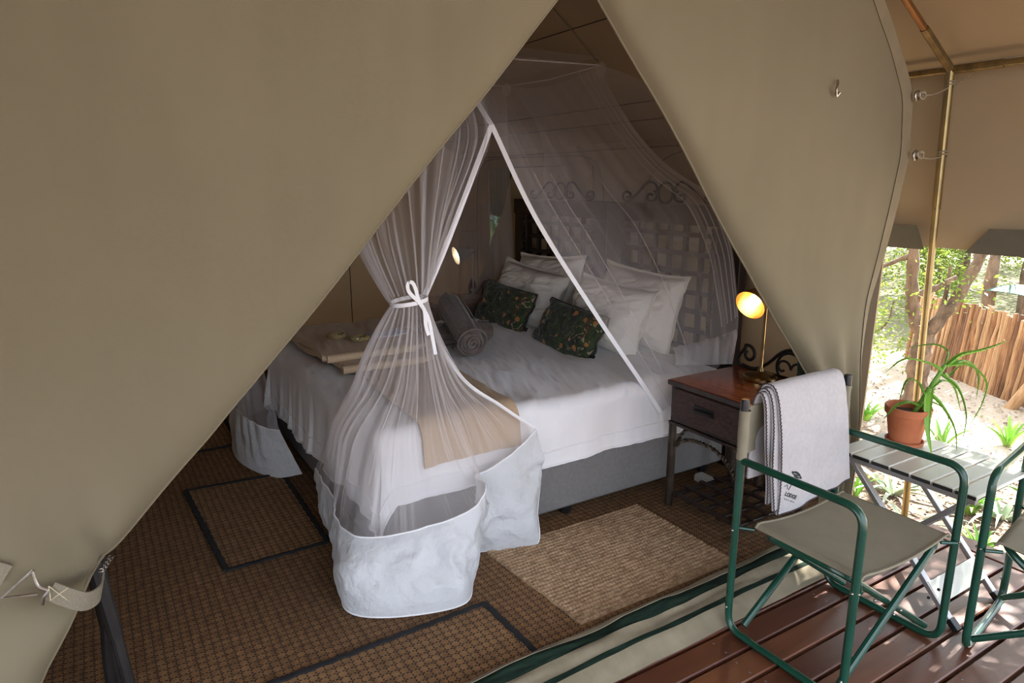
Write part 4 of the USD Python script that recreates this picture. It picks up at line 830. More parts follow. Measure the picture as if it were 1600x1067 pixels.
net.part('hem_tape', ribbon(resample(np.vstack([splitp[:-1], hemL]), 60), 0.022, (0.2, 0.9, 0.2)), m_white, world=True)
gl = [tube(P[k, 14:88] + (0.006, 0, 0), np.linspace(0.0022, 0.004, 74), 5) for k in (30, 62, 78, 101, 120, 147, 170, 196, 214, 228, 240, 250)]
net.part('net_crease', join(*gl), m_netdense, world=True)
# tie
a = np.linspace(0, 2 * PI, 60)
net.part('tie', ribbon(np.stack([TC[0] + 0.062 * np.sin(a), TC[1] + 0.074 * np.cos(a), TC[2] + 0.010 * np.cos(a)], 1), 0.016, (0, 0, 1), 0.003), m_white, world=True, label='white tape tied round the bundle')
kn = TC + np.array([0.068, 0.012, 0.004])
net.part('bow', ribbon(smoothpath([kn, kn + (0.012, -0.045, 0.045), kn + (0.014, -0.050, 0.075), kn + (0.014, -0.032, 0.080), kn + (0.012, -0.018, 0.055), kn + (0.004, 0.0, 0.0), kn + (0.012, 0.03, -0.06), kn + (0.016, 0.045, -0.14), kn + (0.02, 0.055, -0.21)], 8), 0.014, (0.1, 1, 0.35), 0.0025), m_white, world=True)
net.part('bow', ribbon(smoothpath([kn, kn + (0.014, 0.015, -0.03), kn + (0.018, 0.018, -0.09), kn + (0.018, 0.028, -0.13)], 8), 0.014, (0.1, 1, 0.2), 0.0025), m_white, world=True)
# lower flare from the tie to the floor, ending in a white cotton band
hem = [(-3.15, 0.86, 0.012), (-2.92, 0.80, 0.010), (-2.70, 0.80, 0.010), (-2.52, 0.735, 0.008), (-2.30, 0.675, 0.006), (-2.17, 0.80, 0.006), (-2.095, 1.06, 0.006), (-2.20, 1.17, 0.006), (-2.395, 1.27, 0.006), (-2.36, 1.42, 0.006), (-2.325, 1.57, 0.006), (-2.37, 1.60, 0.14), (-2.385, 1.625, 0.27)]
bt = [(-3.08, 0.80, 0.27), (-2.90, 0.78, 0.28), (-2.72, 0.775, 0.27), (-2.58, 0.735, 0.265), (-2.40, 0.74, 0.262), (-2.29, 0.86, 0.27), (-2.215, 1.15, 0.32), (-2.26, 1.27, 0.38), (-2.38, 1.29, 0.38), (-2.36, 1.38, 0.42), (-2.37, 1.50, 0.47), (-2.385, 1.56, 0.50), (-2.39, 1.605, 0.53)]
m3a = [(-2.52, 0.845, 0.86), (-2.48, 0.83, 0.86), (-2.43, 0.835, 0.86), (-2.39, 0.865, 0.86), (-2.36, 0.93, 0.86), (-2.345, 1.01, 0.86), (-2.355, 1.08, 0.85), (-2.37, 1.14, 0.84), (-2.39, 1.20, 0.83), (-2.41, 1.255, 0.82)]
m3 = [(-2.74, 0.80, 0.60), (-2.66, 0.775, 0.60), (-2.55, 0.755, 0.60), (-2.44, 0.755, 0.61), (-2.36, 0.79, 0.62), (-2.30, 0.90, 0.62), (-2.285, 1.05, 0.63), (-2.32, 1.18, 0.64), (-2.36, 1.28, 0.65), (-2.39, 1.37, 0.66), (-2.405, 1.43, 0.67)]
def dense(l): return smoothpath(l, 14)
P, uv = sheet(tie_arc(0.066, 60), dense(bt), 300, 90, 0.016, 15, 7, env=lambda v: 0.35 + 0.65 * np.sin(PI * np.clip(v, 0, 1)) ** 0.7 - 0.2 * v, mids=[dense(m3a), dense(m3)])
add_sheet('net_gathered', P, uv, m_netdense, (5.3, 0))
net.part('hem_tape', ribbon(P[-1, :88], 0.014, (0.1, 1, 0.1), 0.0025), m_white, world=True)
gl = [tube(P[k, 1:70] + (0.006, 0, 0), np.linspace(0.004, 0.002, 69), 5) for k in (26, 52, 71, 99, 125, 143, 170, 199, 222, 240, 262, 281)]
net.part('net_crease', join(*gl), m_netdense, world=True)
Lb = P[:, -1].copy(); hb_ = resample(dense(hem), 300)
vb = np.linspace(0, 1, 34)[None, :, None]; bow_ = 0.03 * np.sin(PI * vb) 
PB = Lb[:, None] * (1 - vb) + hb_[:, None] * vb
nB = grid_normals(PB); nB *= np.sign((nB[..., 0] - 0.6 * nB[..., 1])[..., None] + 1e-6)
cr_ = 0.045 * (fbm(PB * np.array([9, 9, 7]), 3, 77) - 0.5) - 0.10 * np.abs(fbm(PB * np.array([7, 7, 6]) + 3, 2, 78) - 0.5) - 0.03 * np.abs(fbm(PB * np.array([14, 14, 18]) + 1, 2, 79) - 0.5) + 0.02
PB = PB + nB * (cr_ * np.sin(PI * vb[..., 0]) + 0.02 * np.sin(PI * vb[..., 0]))[..., None]; PB[..., 2] = np.maximum(PB[..., 2], 0.004)
net.part('cotton_band', cloth(PB, 0.0015), m_band_cotton, smooth=60, world=True, label='white cotton band along the net bottom')
net.part('band_seam', tube(PB[:, 0], 0.004, 6), m_white, world=True); net.part('band_seam', tube(PB[:, -1] + (0, 0, 0.003), 0.004, 6), m_white, world=True)
# the foot side left of it, falling in front of the far corner of the bed
hem2 = [(-4.95, 0.95, 0.01), (-4.70, 0.74, 0.008), (-4.38, 0.63, 0.006), (-4.10, 0.60, 0.006), (-3.86, 0.645, 0.006), (-3.68, 0.74, 0.006), (-3.60, 0.86, 0.03)]
bt2 = [(-4.92, 0.93, 0.28), (-4.66, 0.72, 0.28), (-4.36, 0.66, 0.275), (-4.12, 0.65, 0.27), (-3.96, 0.67, 0.27), (-3.82, 0.72, 0.26), (-3.74, 0.79, 0.25)]
md2 = [(-4.70, 0.83, 0.8), (-4.55, 0.74, 0.8), (-4.42, 0.72, 0.8), (-4.33, 0.72, 0.78), (-4.25, 0.74, 0.76), (-4.20, 0.77, 0.75), (-4.16, 0.80, 0.74)]
P, uv = sheet([(-4.10, 1.45, 2.2), D_, D_ + (0.05, -0.01, 0)], dense(bt2), 160, 70, 0.02, 9, 8, env=lambda v: 0.3 * v + 0.7 * np.sin(PI * np.clip(v, 0, 1)), mids=[dense(md2)])
add_sheet('net_side', P, uv, m_netdense, (9.1, 0))
Lb = P[:, -1].copy(); PB = Lb[:, None] * (1 - vb) + resample(dense(hem2), 160)[:, None] * vb
nB = grid_normals(PB); nB *= np.sign((-nB[..., 1])[..., None] + 1e-6); PB = PB + nB * (0.05 * (fbm(PB * 7, 3, 79) - 0.4) * np.sin(PI * vb[..., 0]))[..., None]; PB[..., 2] = np.maximum(PB[..., 2], 0.004)
net.part('cotton_band', cloth(PB, 0.0015), m_band_cotton, smooth=60, world=True); net.part('band_seam', tube(PB[:, 0], 0.004, 6), m_white, world=True)
# frame cords and spreader
for p, q in ((A_, B_), (B_, C_), (C_, D_), (D_, A_)): net.part('edge_cord', tube([p, (p + q) / 2 - (0, 0, 0.015), q], 0.0035, 6), m_white, world=True)
for p, q in ((A_, (-3.95, 2.02, 2.51)), (B_, (-3.02, 1.90, 2.60)), (C_, (-3.0, 1.4, 2.87)), (D_, (-3.95, 1.4, 2.87))): net.part('hanging_cord', tube([p, q], 0.003, 6), m_rope, world=True)
for p in (A_, B_): net.part('corner_patch', moved(trimesh.creation.icosphere(2, 0.03).apply_scale((1, 1, 1.3)), p + (0, 0, -0.02)), m_netdense, world=True)

# ------------------------------------------------------------------ folding chairs
def folding_chair(label, loc, rz):
    t = Thing('folding_chair', label, 'chair', loc, rz)
    hx, hy, r = 0.225, 0.29, 0.0132
    for s in (-1, 1):
        y = s * hy
        path = filleted([(-hx, y, 0.868), (-hx, y, r), (hx, y, r), (hx, y, 0.672), (-hx + 0.012, y, 0.668)], 0.065, 8)
        t.part('side_frame', tube(path, r, 12), m_green)
        t.part('tube_cap', lathe([(0.0001, 0.842), (0.0148, 0.842), (0.0155, 0.846), (0.0155, 0.880), (0.0125, 0.887), (0.0001, 0.887)], 16, (-hx, y, 0)), m_black, label='black chromed tube cap')
        e = 0.018 * s
        for x0, xx in ((0.205, hx - 0.004), (-0.185, -hx + 0.004)):
            t.part('link', tube([(xx + (0.016 if xx > 0 else -0.016), y - s * 0.012, 0.405), (x0, y - s * 0.055, 0.405)], 0.0065, 8), m_green)
    for s, k, zz in ((1, 0.0, 0.0), (-1, 0.026, -0.012)):
        xf, xb, yr = 0.200 - k, -0.165 + k, 0.246
        p = filleted([(xf, -s * 0.278, 0.05), (xf, s * yr, 0.428 + zz), (xb, s * yr, 0.428 + zz), (xb, -s * 0.278, 0.05)], 0.07, 8)
        t.part('cross_leg', tube(p, 0.0122, 10), m_green)
    u = np.linspace(0, 1, 30)[:, None]; w = np.linspace(-1, 1, 40)[None]
    X, Wd = np.broadcast_arrays(-0.165 + 0.385 * u, w)
    ysp = 0.262 * np.sin(np.clip(Wd, -1, 1) * PI / 2 * 0.999) * 0 + 0.258 * Wd
    Z = 0.446 - 0.026 * (1 - Wd ** 2) - 0.018 * np.exp(-(1 - np.abs(Wd)) / 0.03) 
    t.part('seat', cloth(np.stack([X, ysp, Z], -1), 0.006), m_seat, smooth=60)
    for i in (0, -1): t.part('seat_hem', tube(np.stack([X[i], ysp[i], Z[i]], 1), 0.005, 6), m_seat)
    w = np.linspace(-1, 1, 44)[:, None]; v = np.linspace(0.672, 0.848, 16)[None]; W, V = np.broadcast_arrays(w, v)
    t.part('backrest', cloth(np.stack([-hx - 0.014 - 0.03 * (1 - W ** 2) + 0.004 * np.sin(5 * W + 20 * V), W * hy, V + 0.004 * np.sin(3 * W)], -1), 0.004), m_seat, smooth=60)
    for s in (-1, 1):
        a = np.linspace(0, 2 * PI, 24); z = np.linspace(0.672, 0.848, 12)
        sl = np.stack([np.broadcast_to(-hx + 0.0185 * np.cos(a)[:, None] * (1 + 0.1 * np.sin(z * 60)[None]), (24, 12)), np.broadcast_to(s * hy + 0.0185 * np.sin(a)[:, None] - s * 0.003, (24, 12)), np.broadcast_to(z[None], (24, 12))], -1)
        t.part('back_sleeve', cloth(sl, 0.002), m_seat, smooth=60)
    rv = [(x, s * (hy + 0.0135), z) for s in (-1, 1) for x in (-hx, hx) for z in (0.405, 0.10)] + [(hx + 0.013, s * hy, 0.405) for s in (-1, 1)] + [(0.2 + 0.0122, s * 0.02, 0.225) for s in (-1, 1)] + [(0.188, s * 0.10, 0.29) for s in (-1, 1)]
    t.part('rivet', join(*[trimesh.creation.icosphere(1, 0.005).apply_translation(q) for q in rv]), m_steel, kind='stuff')
    return t
CH = np.array([-1.235, 2.12, 0.0])
ch = folding_chair('green tubular folding chair with olive seat and a grey fleece over its back', CH, 0)
copy(ch, 'folding_chair', 'green tubular folding chair at the right edge, partly cut off, with no blanket', (-0.690, 2.705, 0), -80.5)

# ------------------------------------------------------------------ fleece blanket on the chair back, with its printed emblem
fl = Thing('fleece_blanket', 'pale grey fleece blanket with dark stitched edges folded over the green chair back', 'blanket', (-1.46, 2.15, 0.65))
def fleece(y0t, y1t, y0b, y1b, zb_back, zb0, zb1, off, seed):
    prof = [(-1.505 - off * 0.6, zb_back), (-1.505 - off * 0.6, 0.80), (-1.497 - off * 0.5, 0.868 + off), (-1.475, 0.890 + off), (-1.455 + off * 0.5, 0.866 + off), (-1.443 + off, 0.80), (-1.436 + off, 0.66), (-1.434 + off, 0.0)]
    path = smoothpath([(a, 0, b) for a, b in prof[:-1]] + [(prof[-1][0], 0, 0.45)], 12)[:, [0, 2]]
    s = np.linspace(0, 1, 64)[None]; n = len(path); out = np.empty((n, 64, 3))
    for i, (x, z) in enumerate(path):
        k = np.clip((0.80 - z) / 0.36, 0, 1) if i > n * 0.45 else 0
        yA, yB = y0t + (y0b - y0t) * k, y1t + (y1b - y1t) * k
        yy = yA + (yB - yA) * s[0]; zbot = zb0 + (zb1 - zb0) * s[0]
        zz = z if i <= n * 0.45 else np.where(z < 0.80, 0.80 - (0.80 - z) / 0.35 * (0.80 - zbot), z)
        out[i, :, 0] = x + 0.010 * (fbm(np.stack([yy * 9, 0 * yy + z * 3, 0 * yy + seed], -1), 2, seed) - 0.5) * (1 + 2 * k); out[i, :, 1] = yy + 0.01 * math.sin(z * 9 + seed) * k; out[i, :, 2] = zz
    return out
lay = [fleece(1.925, 2.30, 1.955, 2.36, 0.56, 0.475, 0.50, 0.000, 3), fleece(1.945, 2.33, 1.968, 2.40, 0.60, 0.455, 0.49, 0.013, 5), fleece(1.965, 2.352, 2.003, 2.43, 0.64, 0.435, 0.478, 0.026, 7)]
for k, L in enumerate(lay):
    fl.part('layer', cloth(L, 0.009), m_blanket, smooth=60, world=True)
    e = resample(np.vstack([L[:, 0], L[-1]]), 260); e[:, 0] += 0.001; e += 0.0018 * np.sin(np.arange(260) * 2.3)[:, None] * np.array([0.6, 0.6, 0.6])
    fl.part('stitched_edge', tube(e, 0.0024, 6), m_darkstitch, world=True, label='dark blanket stitching along the edge')
front = lay[2]
def print_on(shape_pts_mesh, yc, zc, rot, name, m=m_print):
    """Flat print: (x right, y up) in metres goes on the front of the fleece, turned by rot about (yc, zc)."""
    me = shape_pts_mesh.copy(); v = me.vertices; c, s_ = math.cos(rot), math.sin(rot)
    yy, zz = yc + v[:, 0] * c - v[:, 1] * s_, zc + v[:, 0] * s_ + v[:, 1] * c
    F = front[len(front) // 2:].reshape(-1, 3); from scipy.spatial import cKDTree
    d, i = cKDTree(F[:, 1:]).query(np.stack([yy, zz], 1), k=4); xs = F[i, 0].mean(1)
    me.vertices = np.stack([xs + 0.0012 + 0.0006 * (v[:, 2] > 1e-4), yy, zz], 1); fl.part(name, me, m, smooth=False, world=True)
from shapely.ops import unary_union
from shapely.geometry import Point, LineString
from shapely import affinity
can = unary_union([affinity.scale(Point(0.0 + dx, 0.060 + dy).buffer(0.013), sx_, 0.42) for dx, dy, sx_ in ((-0.016, 0.0, 1.2), (0.0, 0.006, 1.5), (0.017, 0.001, 1.15), (0.004, -0.004, 1.0))])
can = can.difference(unary_union([LineString([(-0.02, 0.059), (0.0, 0.063)]).buffer(0.0012), LineString([(0.004, 0.058), (0.022, 0.061)]).buffer(0.0012)]))
trunk = unary_union([LineString([(0.0, 0.0), (0.001, 0.05)]).buffer(0.0013), LineString([(0.001, 0.04), (-0.012, 0.056)]).buffer(0.0014), LineString([(0.001, 0.042), (0.014, 0.056)]).buffer(0.0014), LineString([(-0.03, 0.0), (-0.018, 0.012), (-0.006, 0.0)]).buffer(0.0007)])
tree = unary_union([can, trunk])
for g in getattr(tree, 'geoms', [tree]): print_on(trimesh.creation.extrude_polygon(g, 0.001, engine='earcut'), 2.03, 0.530, -0.62, 'tree_emblem')
print_on(meshkit.text_mesh('LODGE', 0.014, 0.001, bold=True), 2.012, 0.512, -0.45, 'lettering')
dash = [sbox(0.0, 0, 0.0, 0)]
print_on(join(*[trimesh.creation.extrude_polygon(sbox(x0, 0.0, x0 + wd, 0.0016 if k % 2 else 0.0052), 0.001, engine='earcut') for k, (x0, wd) in enumerate([(0.0, .0012), (.004, .005), (.012, .0012), (.016, .004), (.024, .0012), (.031, .004), (.038, .0012), (.042, .005), (.051, .0012), (.055, .004)])]), 2.012, 0.497, -0.45, 'small_print')

# ------------------------------------------------------------------ slatted table, pot and plant
tb = Thing('side_table', 'folding aluminium table with pale slats beside the green chair', 'table', (-1.26, 2.71, 0))
TX0, TY0, TY1, TH = -1.527, 2.487, 2.935, 0.55
for k in range(7):
    x0 = TX0 + k * 0.0765
    tb.part('slat', box((x0, TY0 + 0.004, TH - 0.015), (x0 + 0.069, TY1, TH), 0.004), m_alu, world=True, smooth=False)
    tb.part('slat_cap', box((x0 + 0.001, TY0, TH - 0.0145), (x0 + 0.068, TY0 + 0.0038, TH - 0.0015), 0.001), m_black, world=True, smooth=False, label='black end cap')
for y in (TY0 + 0.03, TY1 - 0.03): tb.part('rail', box((TX0 + 0.01, y - 0.012, TH - 0.040), (TX0 + 0.52, y + 0.012, TH - 0.0155), 0.002), m_aluframe, world=True)
for y, d in ((TY0 + 0.06, 0.0), (TY1 - 0.06, 0.0)):
    tb.part('leg', beam((-1.50, y, TH - 0.03), (-1.02, y, 0.0), 0.020, 0.028, up=(0, 1, 0)), m_aluframe, world=True)
    tb.part('leg', beam((-1.03, y + 0.024, TH - 0.03), (-1.50, y + 0.024, 0.0), 0.020, 0.028, up=(0, 1, 0)), m_aluframe, world=True)
    tb.part('leg_tip', beam((-1.045, y, 0.030), (-1.012, y, -0.0), 0.024, 0.032, up=(0, 1, 0)), m_black, world=True)
for x, z in ((-1.105, 0.105), (-1.415, 0.105)):
    sgn = 1 if x > -1.26 else -1
    tb.part('brace_panel', beam((x, TY0 + 0.05, z), (x, TY1 - 0.05, z), 0.085, 0.006, up=(-0.74 * sgn * -1, 0, 0.67)), m_alu, world=True)
tb.part('hinge_bar', tube([(-1.262, TY0 + 0.05, 0.268), (-1.262, TY1 - 0.03, 0.268)], 0.007, 8), m_aluframe, world=True)
tb.part('bolt', join(*[trimesh.creation.icosphere(1, 0.006).apply_translation(q) for q in ((-1.09, TY0 + 0.047, 0.13), (-1.12, TY0 + 0.047, 0.08), (-1.262, TY0 + 0.045, 0.268))]), m_black, world=True, kind='stuff')
PC = np.array([-1.412, 2.782, TH])
sa = Thing('saucer', 'terracotta saucer under the aloe pot on the slatted table', 'saucer', PC)
sa.part('dish', lathe([(0.0001, 0.0005), (0.062, 0.0005), (0.070, 0.004), (0.073, 0.018), (0.068, 0.018), (0.064, 0.007), (0.0001, 0.007)], 40), m_terracotta)
pt = Thing('plant_pot', 'terracotta pot with an aloe plant standing on the slatted table', 'potted plant', PC + (0, 0, 0.0072))
pt.part('pot', lathe([(0.0001, 0.0), (0.055, 0.0), (0.058, 0.004), (0.077, 0.118), (0.0775, 0.120), (0.0845, 0.122), (0.087, 0.150), (0.0855, 0.153), (0.079, 0.153), (0.076, 0.148), (0.072, 0.118), (0.0001, 0.118)], 48), m_terracotta)
m_, A = None, None
pt.part('soil', trimesh.creation.icosphere(3, 0.072).apply_scale((1, 1, 0.12)).apply_translation((0, 0, 0.122)), m_soil)
def leaf(path, w0, n=26, thick=0.32, base=0.75):
    P = resample(smoothpath(path, 8), n); s = np.linspace(0, 1, n); w = w0 * (base + (1 - base) * np.minimum(s / 0.12, 1)) * (1 - s) ** 0.75 + 0.0006
    T = np.gradient(P, axis=0); T /= np.linalg.norm(T, axis=1, keepdims=True); side = np.cross(T, [0, 0, 1.0]); side += 1e-4; side /= np.linalg.norm(side, axis=1, keepdims=True); side = np.cumsum(side, 0); side /= np.linalg.norm(side, axis=1, keepdims=True); up = np.cross(side, T)
    ring = [(-1, .55), (-.5, .02), (.5, .02), (1, .55), (.45, -.75), (-.45, -.75)]
    V = np.stack([P + w[:, None] / 2 * (a * side + b * thick * 2 * up) for a, b in ring], 1).reshape(-1, 3); F = []
    for i in range(n - 1):
        for m in range(6): a, b = i * 6 + m, i * 6 + (m + 1) % 6; F += [(a, b, b + 6), (a, b + 6, a + 6)]
    return (V, np.array(F))
def spines(path, w0, n=14):
    P = resample(smoothpath(path, 8), n + 4)[2:-2]; T = np.gradient(P, axis=0); sd_ = np.cross(T, [0, 0, 1.0]); sd_ /= np.linalg.norm(sd_, axis=1, keepdims=True) + 1e-9; s = np.linspace(0.1, 0.85, n)
    out = []
    for k in range(n):
        for q in (-1, 1):
            b = P[k] + q * sd_[k] * w0 / 2 * (1 - s[k]) ** 0.75 * 0.9; tp = b + q * sd_[k] * 0.005 + T[k] / np.linalg.norm(T[k]) * 0.003; u_ = T[k] / np.linalg.norm(T[k]) * 0.003
            out.append((np.array([b - u_, b + u_, tp, b + (0, 0, 0.003)]), np.array([[0, 1, 2], [1, 3, 2], [0, 2, 3], [0, 3, 1]])))
    return join(*out)
Rv, Dv = np.array([0.525, 0.851, 0]), np.array([-0.851, 0.525, 0])
def ipt(px, py, d=0.0):                                             # plant sketch: right, up (in 3 mm steps from the pot's rim centre), depth in metres
    return np.array([0, 0, 0.15]) + Rv * (px * 0.00285) + Dv * d + np.array([0, 0, py * 0.0030])
stem1 = [ipt(22, -5), ipt(27, 20, 0.01), ipt(36, 45, 0.0), ipt(44, 60)]
pt.part('stem', tube(smoothpath(stem1, 6), 0.008, 10), m_aloe); pt.part('stem', tube(smoothpath([ipt(4, -8, -0.02), ipt(14, 12, -0.02), ipt(20, 30, -0.03)], 6), 0.010, 10), m_aloe)
for pth, w_ in (
    ([(40, 50, 0), (20, 62, -.02), (-20, 70, -.03), (-48, 52, -.04)], .017), ([(44, 62, 0), (44, 78, 0), (28, 86, .02), (-5, 78, .05)], .013), ([(46, 58, 0), (62, 74, -.01), (90, 82, -.02), (122, 94, -.02)], .022),
    ([(46, 58, 0), (70, 62, -.03), (92, 42, -.05), (90, 12, -.06), (76, -22, -.06)], .017), ([(46, 57, 0), (80, 62, .03), (105, 40, .05), (108, 4, .05)], .014), ([(44, 48, 0), (60, 40, .04), (75, 52, .05), (85, 54, .06)], .012),
    ([(40, 46, 0), (58, 30, -.04), (70, -5, -.06), (68, -40, -.07)], .017), ([(38, 44, 0), (36, 20, .02), (40, -12, .03)], .012), ([(20, 24, -.03), (12, 5, -.07), (10, -25, -.10), (20, -62, -.11)], .024),
    ([(22, 22, -.03), (36, 6, -.06), (52, -22, -.08), (60, -56, -.08)], .019), ([(14, 20, -.03), (2, 38, -.03), (-14, 40, -.03), (-22, 8, -.03)], .012), ([(10, 4, -.03), (-10, 12, -.05), (-30, 8, -.06), (-48, -10, -.07)], .018),
    ([(26, 24, 0), (50, 34, .03), (72, 24, .05), (88, -12, .05)], .014), ([(24, 10, 0), (44, 2, .0), (60, -10, .02), (70, -28, .03)], .012)):
    q = [ipt(*a) for a in pth]; lp = pt.part('leaf', leaf(q, w_ * 1.35), m_aloe); pt.part('spines', spines(q, w_ * 1.2, 10), m_aloe, under=lp)

# ------------------------------------------------------------------ the garden: aloes, tree, fence, bushes, leaf litter
def aloe(label, seed, n, L, w_, up, m, loc, droop=0.3):
    g = np.random.default_rng(seed); t = Thing('aloe', label, 'aloe plant', loc, group=None)
    for k in range(n):
        a = k * 2.4 + g.uniform(-.3, .3); f = 0.35 + 0.65 * k / n; l = L * (0.65 + 0.35 * f) * g.uniform(.85, 1.1); e = up * (1.25 - 0.75 * f)
        c, s = math.cos(a), math.sin(a); h = l * e; o = l * math.sqrt(max(0.05, 1 - min(e, .97) ** 2))
        q = [(0.01 * c, 0.01 * s, -0.01), (o * .3 * c, o * .3 * s, h * .5), (o * .68 * c, o * .68 * s, h * (.95 - droop * .2 * f)), (o * c, o * s, h * (1.1 - droop * f))]
        t.part('leaf', leaf([np.array(x) for x in q], w_ * g.uniform(.85, 1.15), n=14), m, smooth=40)
    return t
def gp(x, y): return (x, y, gz(x, y) + 0.005)
a1 = aloe('bright green spiky aloe in the mulch below the right end of the table', 1, 11, 0.24, 0.045, 0.85, m_aloe, gp(-1.68, 4.12))
a2 = aloe('green aloe standing taller at the right beyond the table, by the pale sand', 2, 8, 0.30, 0.042, 0.95, m_aloe, gp(-2.05, 5.45))
a3 = aloe('pale long-leaved aloe sprawling in the mulch under the table', 3, 11, 0.46, 0.040, 0.40, m_aloepale, gp(-2.05, 3.98), 0.7)
copy(a1, 'aloe', 'green aloe with upright leaves just right of the front chair arm', gp(-1.52, 4.55), 70, 1.1)
copy(a1, 'aloe', 'small green aloe low beside the deck edge between the chairs', gp(-1.42, 3.66), 150, 0.8)
copy(a2, 'aloe', 'blue-green aloe standing right behind the potted plant', gp(-2.28, 5.0), 40, 0.95)
copy(a2, 'aloe', 'green aloe in the mulch left of the pole foot', gp(-2.15, 3.75), 200, 0.8)
copy(a1, 'aloe', 'small aloe at the foot of the forked tree, left of the pot', gp(-2.9, 5.1), 20, 0.9)
copy(a3, 'aloe', 'pale sprawling aloe at the right of the table below the second chair arm', gp(-1.55, 4.2), 100, 1.0)
copy(a3, 'aloe', 'pale low aloe with long leaves in front of the sand path', gp(-1.85, 4.9), 220, 0.9)
copy(a3, 'aloe', 'pale aloe at the left of the table, against the flap', gp(-2.6, 4.3), 300, 1.0)
copy(a3, 'aloe', 'pale aloe right at the deck edge under the table', gp(-1.75, 3.62), 20, 0.8)

def branchy(t, specs, m=m_bark):
    for k, (pts, r_a, r_b) in enumerate(specs):
        P = smoothpath(pts, 8); r = np.linspace(r_a, r_b, len(P)) * (1 + 0.12 * np.sin(np.arange(len(P)) * 1.3 + k))
        P = P + 0.012 * (np.stack([fbm(P * 5 + s * 7, 2, s) for s in (1, 2, 3)], -1) - 0.5)
        t.part('trunk' if k == 0 else 'branch', tube(P, r, 12), m, smooth=50)
def leaves(centers, sig, n, size, seed, flat=1.0):
    g = np.random.default_rng(seed); c = np.array(centers, float); i = g.integers(0, len(c), n)
    p = c[i] + g.normal(size=(n, 3)) * np.broadcast_to(np.asarray(sig, float), (3,)) * np.array([1, 1, flat])
    d = g.normal(size=(n, 3)); d[:, 2] *= 0.6; d /= np.linalg.norm(d, axis=1, keepdims=True); e = np.cross(d, g.normal(size=(n, 3))); e /= np.linalg.norm(e, axis=1, keepdims=True); nn = np.cross(d, e)
    s = size * g.uniform(.6, 1.3, (n, 1))
    V = np.stack([p, p + d * s * .5 + e * s * .26 + nn * s * .06, p + d * s, p + d * s * .5 - e * s * .26 + nn * s * .06], 1).reshape(-1, 3)
    b = np.arange(n)[:, None] * 4; F = np.vstack([b + [0, 1, 2], b + [0, 2, 3]])
    return (V, F)
TB = np.array([-2.93, 5.82, gz(-2.93, 5.82) - 0.03])
tr = Thing('tree', 'forked rough-barked tree standing between the flap and the pole fence', 'tree', TB)
branchy(tr, [([(0, 0, 0), (0.01, 0, 0.25), (0.0, 0.02, 0.50), (0.02, 0.02, 0.66)], 0.092, 0.072), ([(0.01, 0.02, 0.60), (-0.07, -0.03, 0.80), (-0.10, -0.06, 1.05), (-0.11, -0.10, 1.45), (-0.16, -0.1, 2.1)], 0.060, 0.034), ([(0.02, 0.02, 0.62), (0.10, 0.12, 0.82), (0.16, 0.24, 1.05), (0.25, 0.36, 1.45), (0.42, 0.5, 2.2)], 0.055, 0.030),
    ([(-0.09, -0.05, 0.95), (0.02, 0.05, 1.02), (0.12, 0.18, 1.12)], 0.028, 0.020), ([(-0.11, -0.08, 1.30), (-0.24, -0.16, 1.22), (-0.42, -0.22, 1.10)], 0.022, 0.008), ([(0.05, 0.06, 0.70), (0.06, 0.16, 0.92), (0.05, 0.20, 1.2)], 0.026, 0.012), ([(0.2, 0.3, 1.2), (0.1, 0.42, 1.6), (0.0, 0.5, 2.2)], 0.022, 0.010), ([(-0.14, -0.1, 1.8), (0.1, -0.5, 2.3), (0.4, -0.8, 2.6)], 0.026, 0.01), ([(0.35, 0.45, 1.9), (0.9, 0.3, 2.6), (1.8, 0.0, 3.1), (2.9, -0.3, 3.5)], 0.034, 0.01), ([(1.2, 0.2, 2.8), (1.7, 0.6, 3.3), (2.4, 0.6, 3.7)], 0.018, 0.006)])
g = np.random.default_rng(5)
cc = [(-.3 + g.normal() * .35, -.05 + g.normal() * .3, 1.15 + g.uniform(-.2, .3)) for _ in range(12)] + [(g.normal() * .6, g.normal() * .6, 2.3 + g.uniform(-.25, .45)) for _ in range(26)] + [(-.28, -.15, .62), (-.34, -.1, .48), (-.22, -.25, .80)]
cc += [(g.uniform(0.9, 3.3), g.uniform(-1.0, .7), g.uniform(2.75, 3.9)) for _ in range(70)]
tr.part('foliage', leaves(cc[:44], 0.13, 3600, 0.042, 4), m_leaf, smooth=False, kind='stuff')
tr.part('foliage', leaves(cc[44:], 0.16, 9000, 0.075, 3), m_leaf, smooth=False, kind='stuff')

fn = Thing('pole_fence', 'low fence of close-set reddish split poles in the garden', 'fence', (-2.9, 6.8, -0.22))
F0, F1 = np.array([-3.80, 7.30]), np.array([-1.75, 6.15]); nf = 60; fd = (F1 - F0) / np.linalg.norm(F1 - F0); fnrm = np.array([fd[1], -fd[0]])
g = np.random.default_rng(11)
for k in range(nf):
    p = F0 + (F1 - F0) * (k + g.uniform(-.15, .15)) / (nf - 1) + fnrm * g.uniform(-.012, .012); zb_ = gz(*p) - 0.03; ht = 0.76 + g.uniform(-.03, .03); ln = np.array([0.055, 0.015]) + g.normal(size=2) * 0.005
    s = np.linspace(0, 1, 7); wob_ = 0.0035 * g.normal(size=(7, 2)); P = np.stack([p[0] + ln[0] * s + wob_[:, 0], p[1] + ln[1] * s + wob_[:, 1], zb_ + ht * s], 1)
    fn.part('pole', tube(P, (0.0215 + g.uniform(-.004, .004)) * (1 + 0.04 * g.normal(size=7)), 7), m_fence[int(g.integers(0, 3))], world=True, smooth=50)
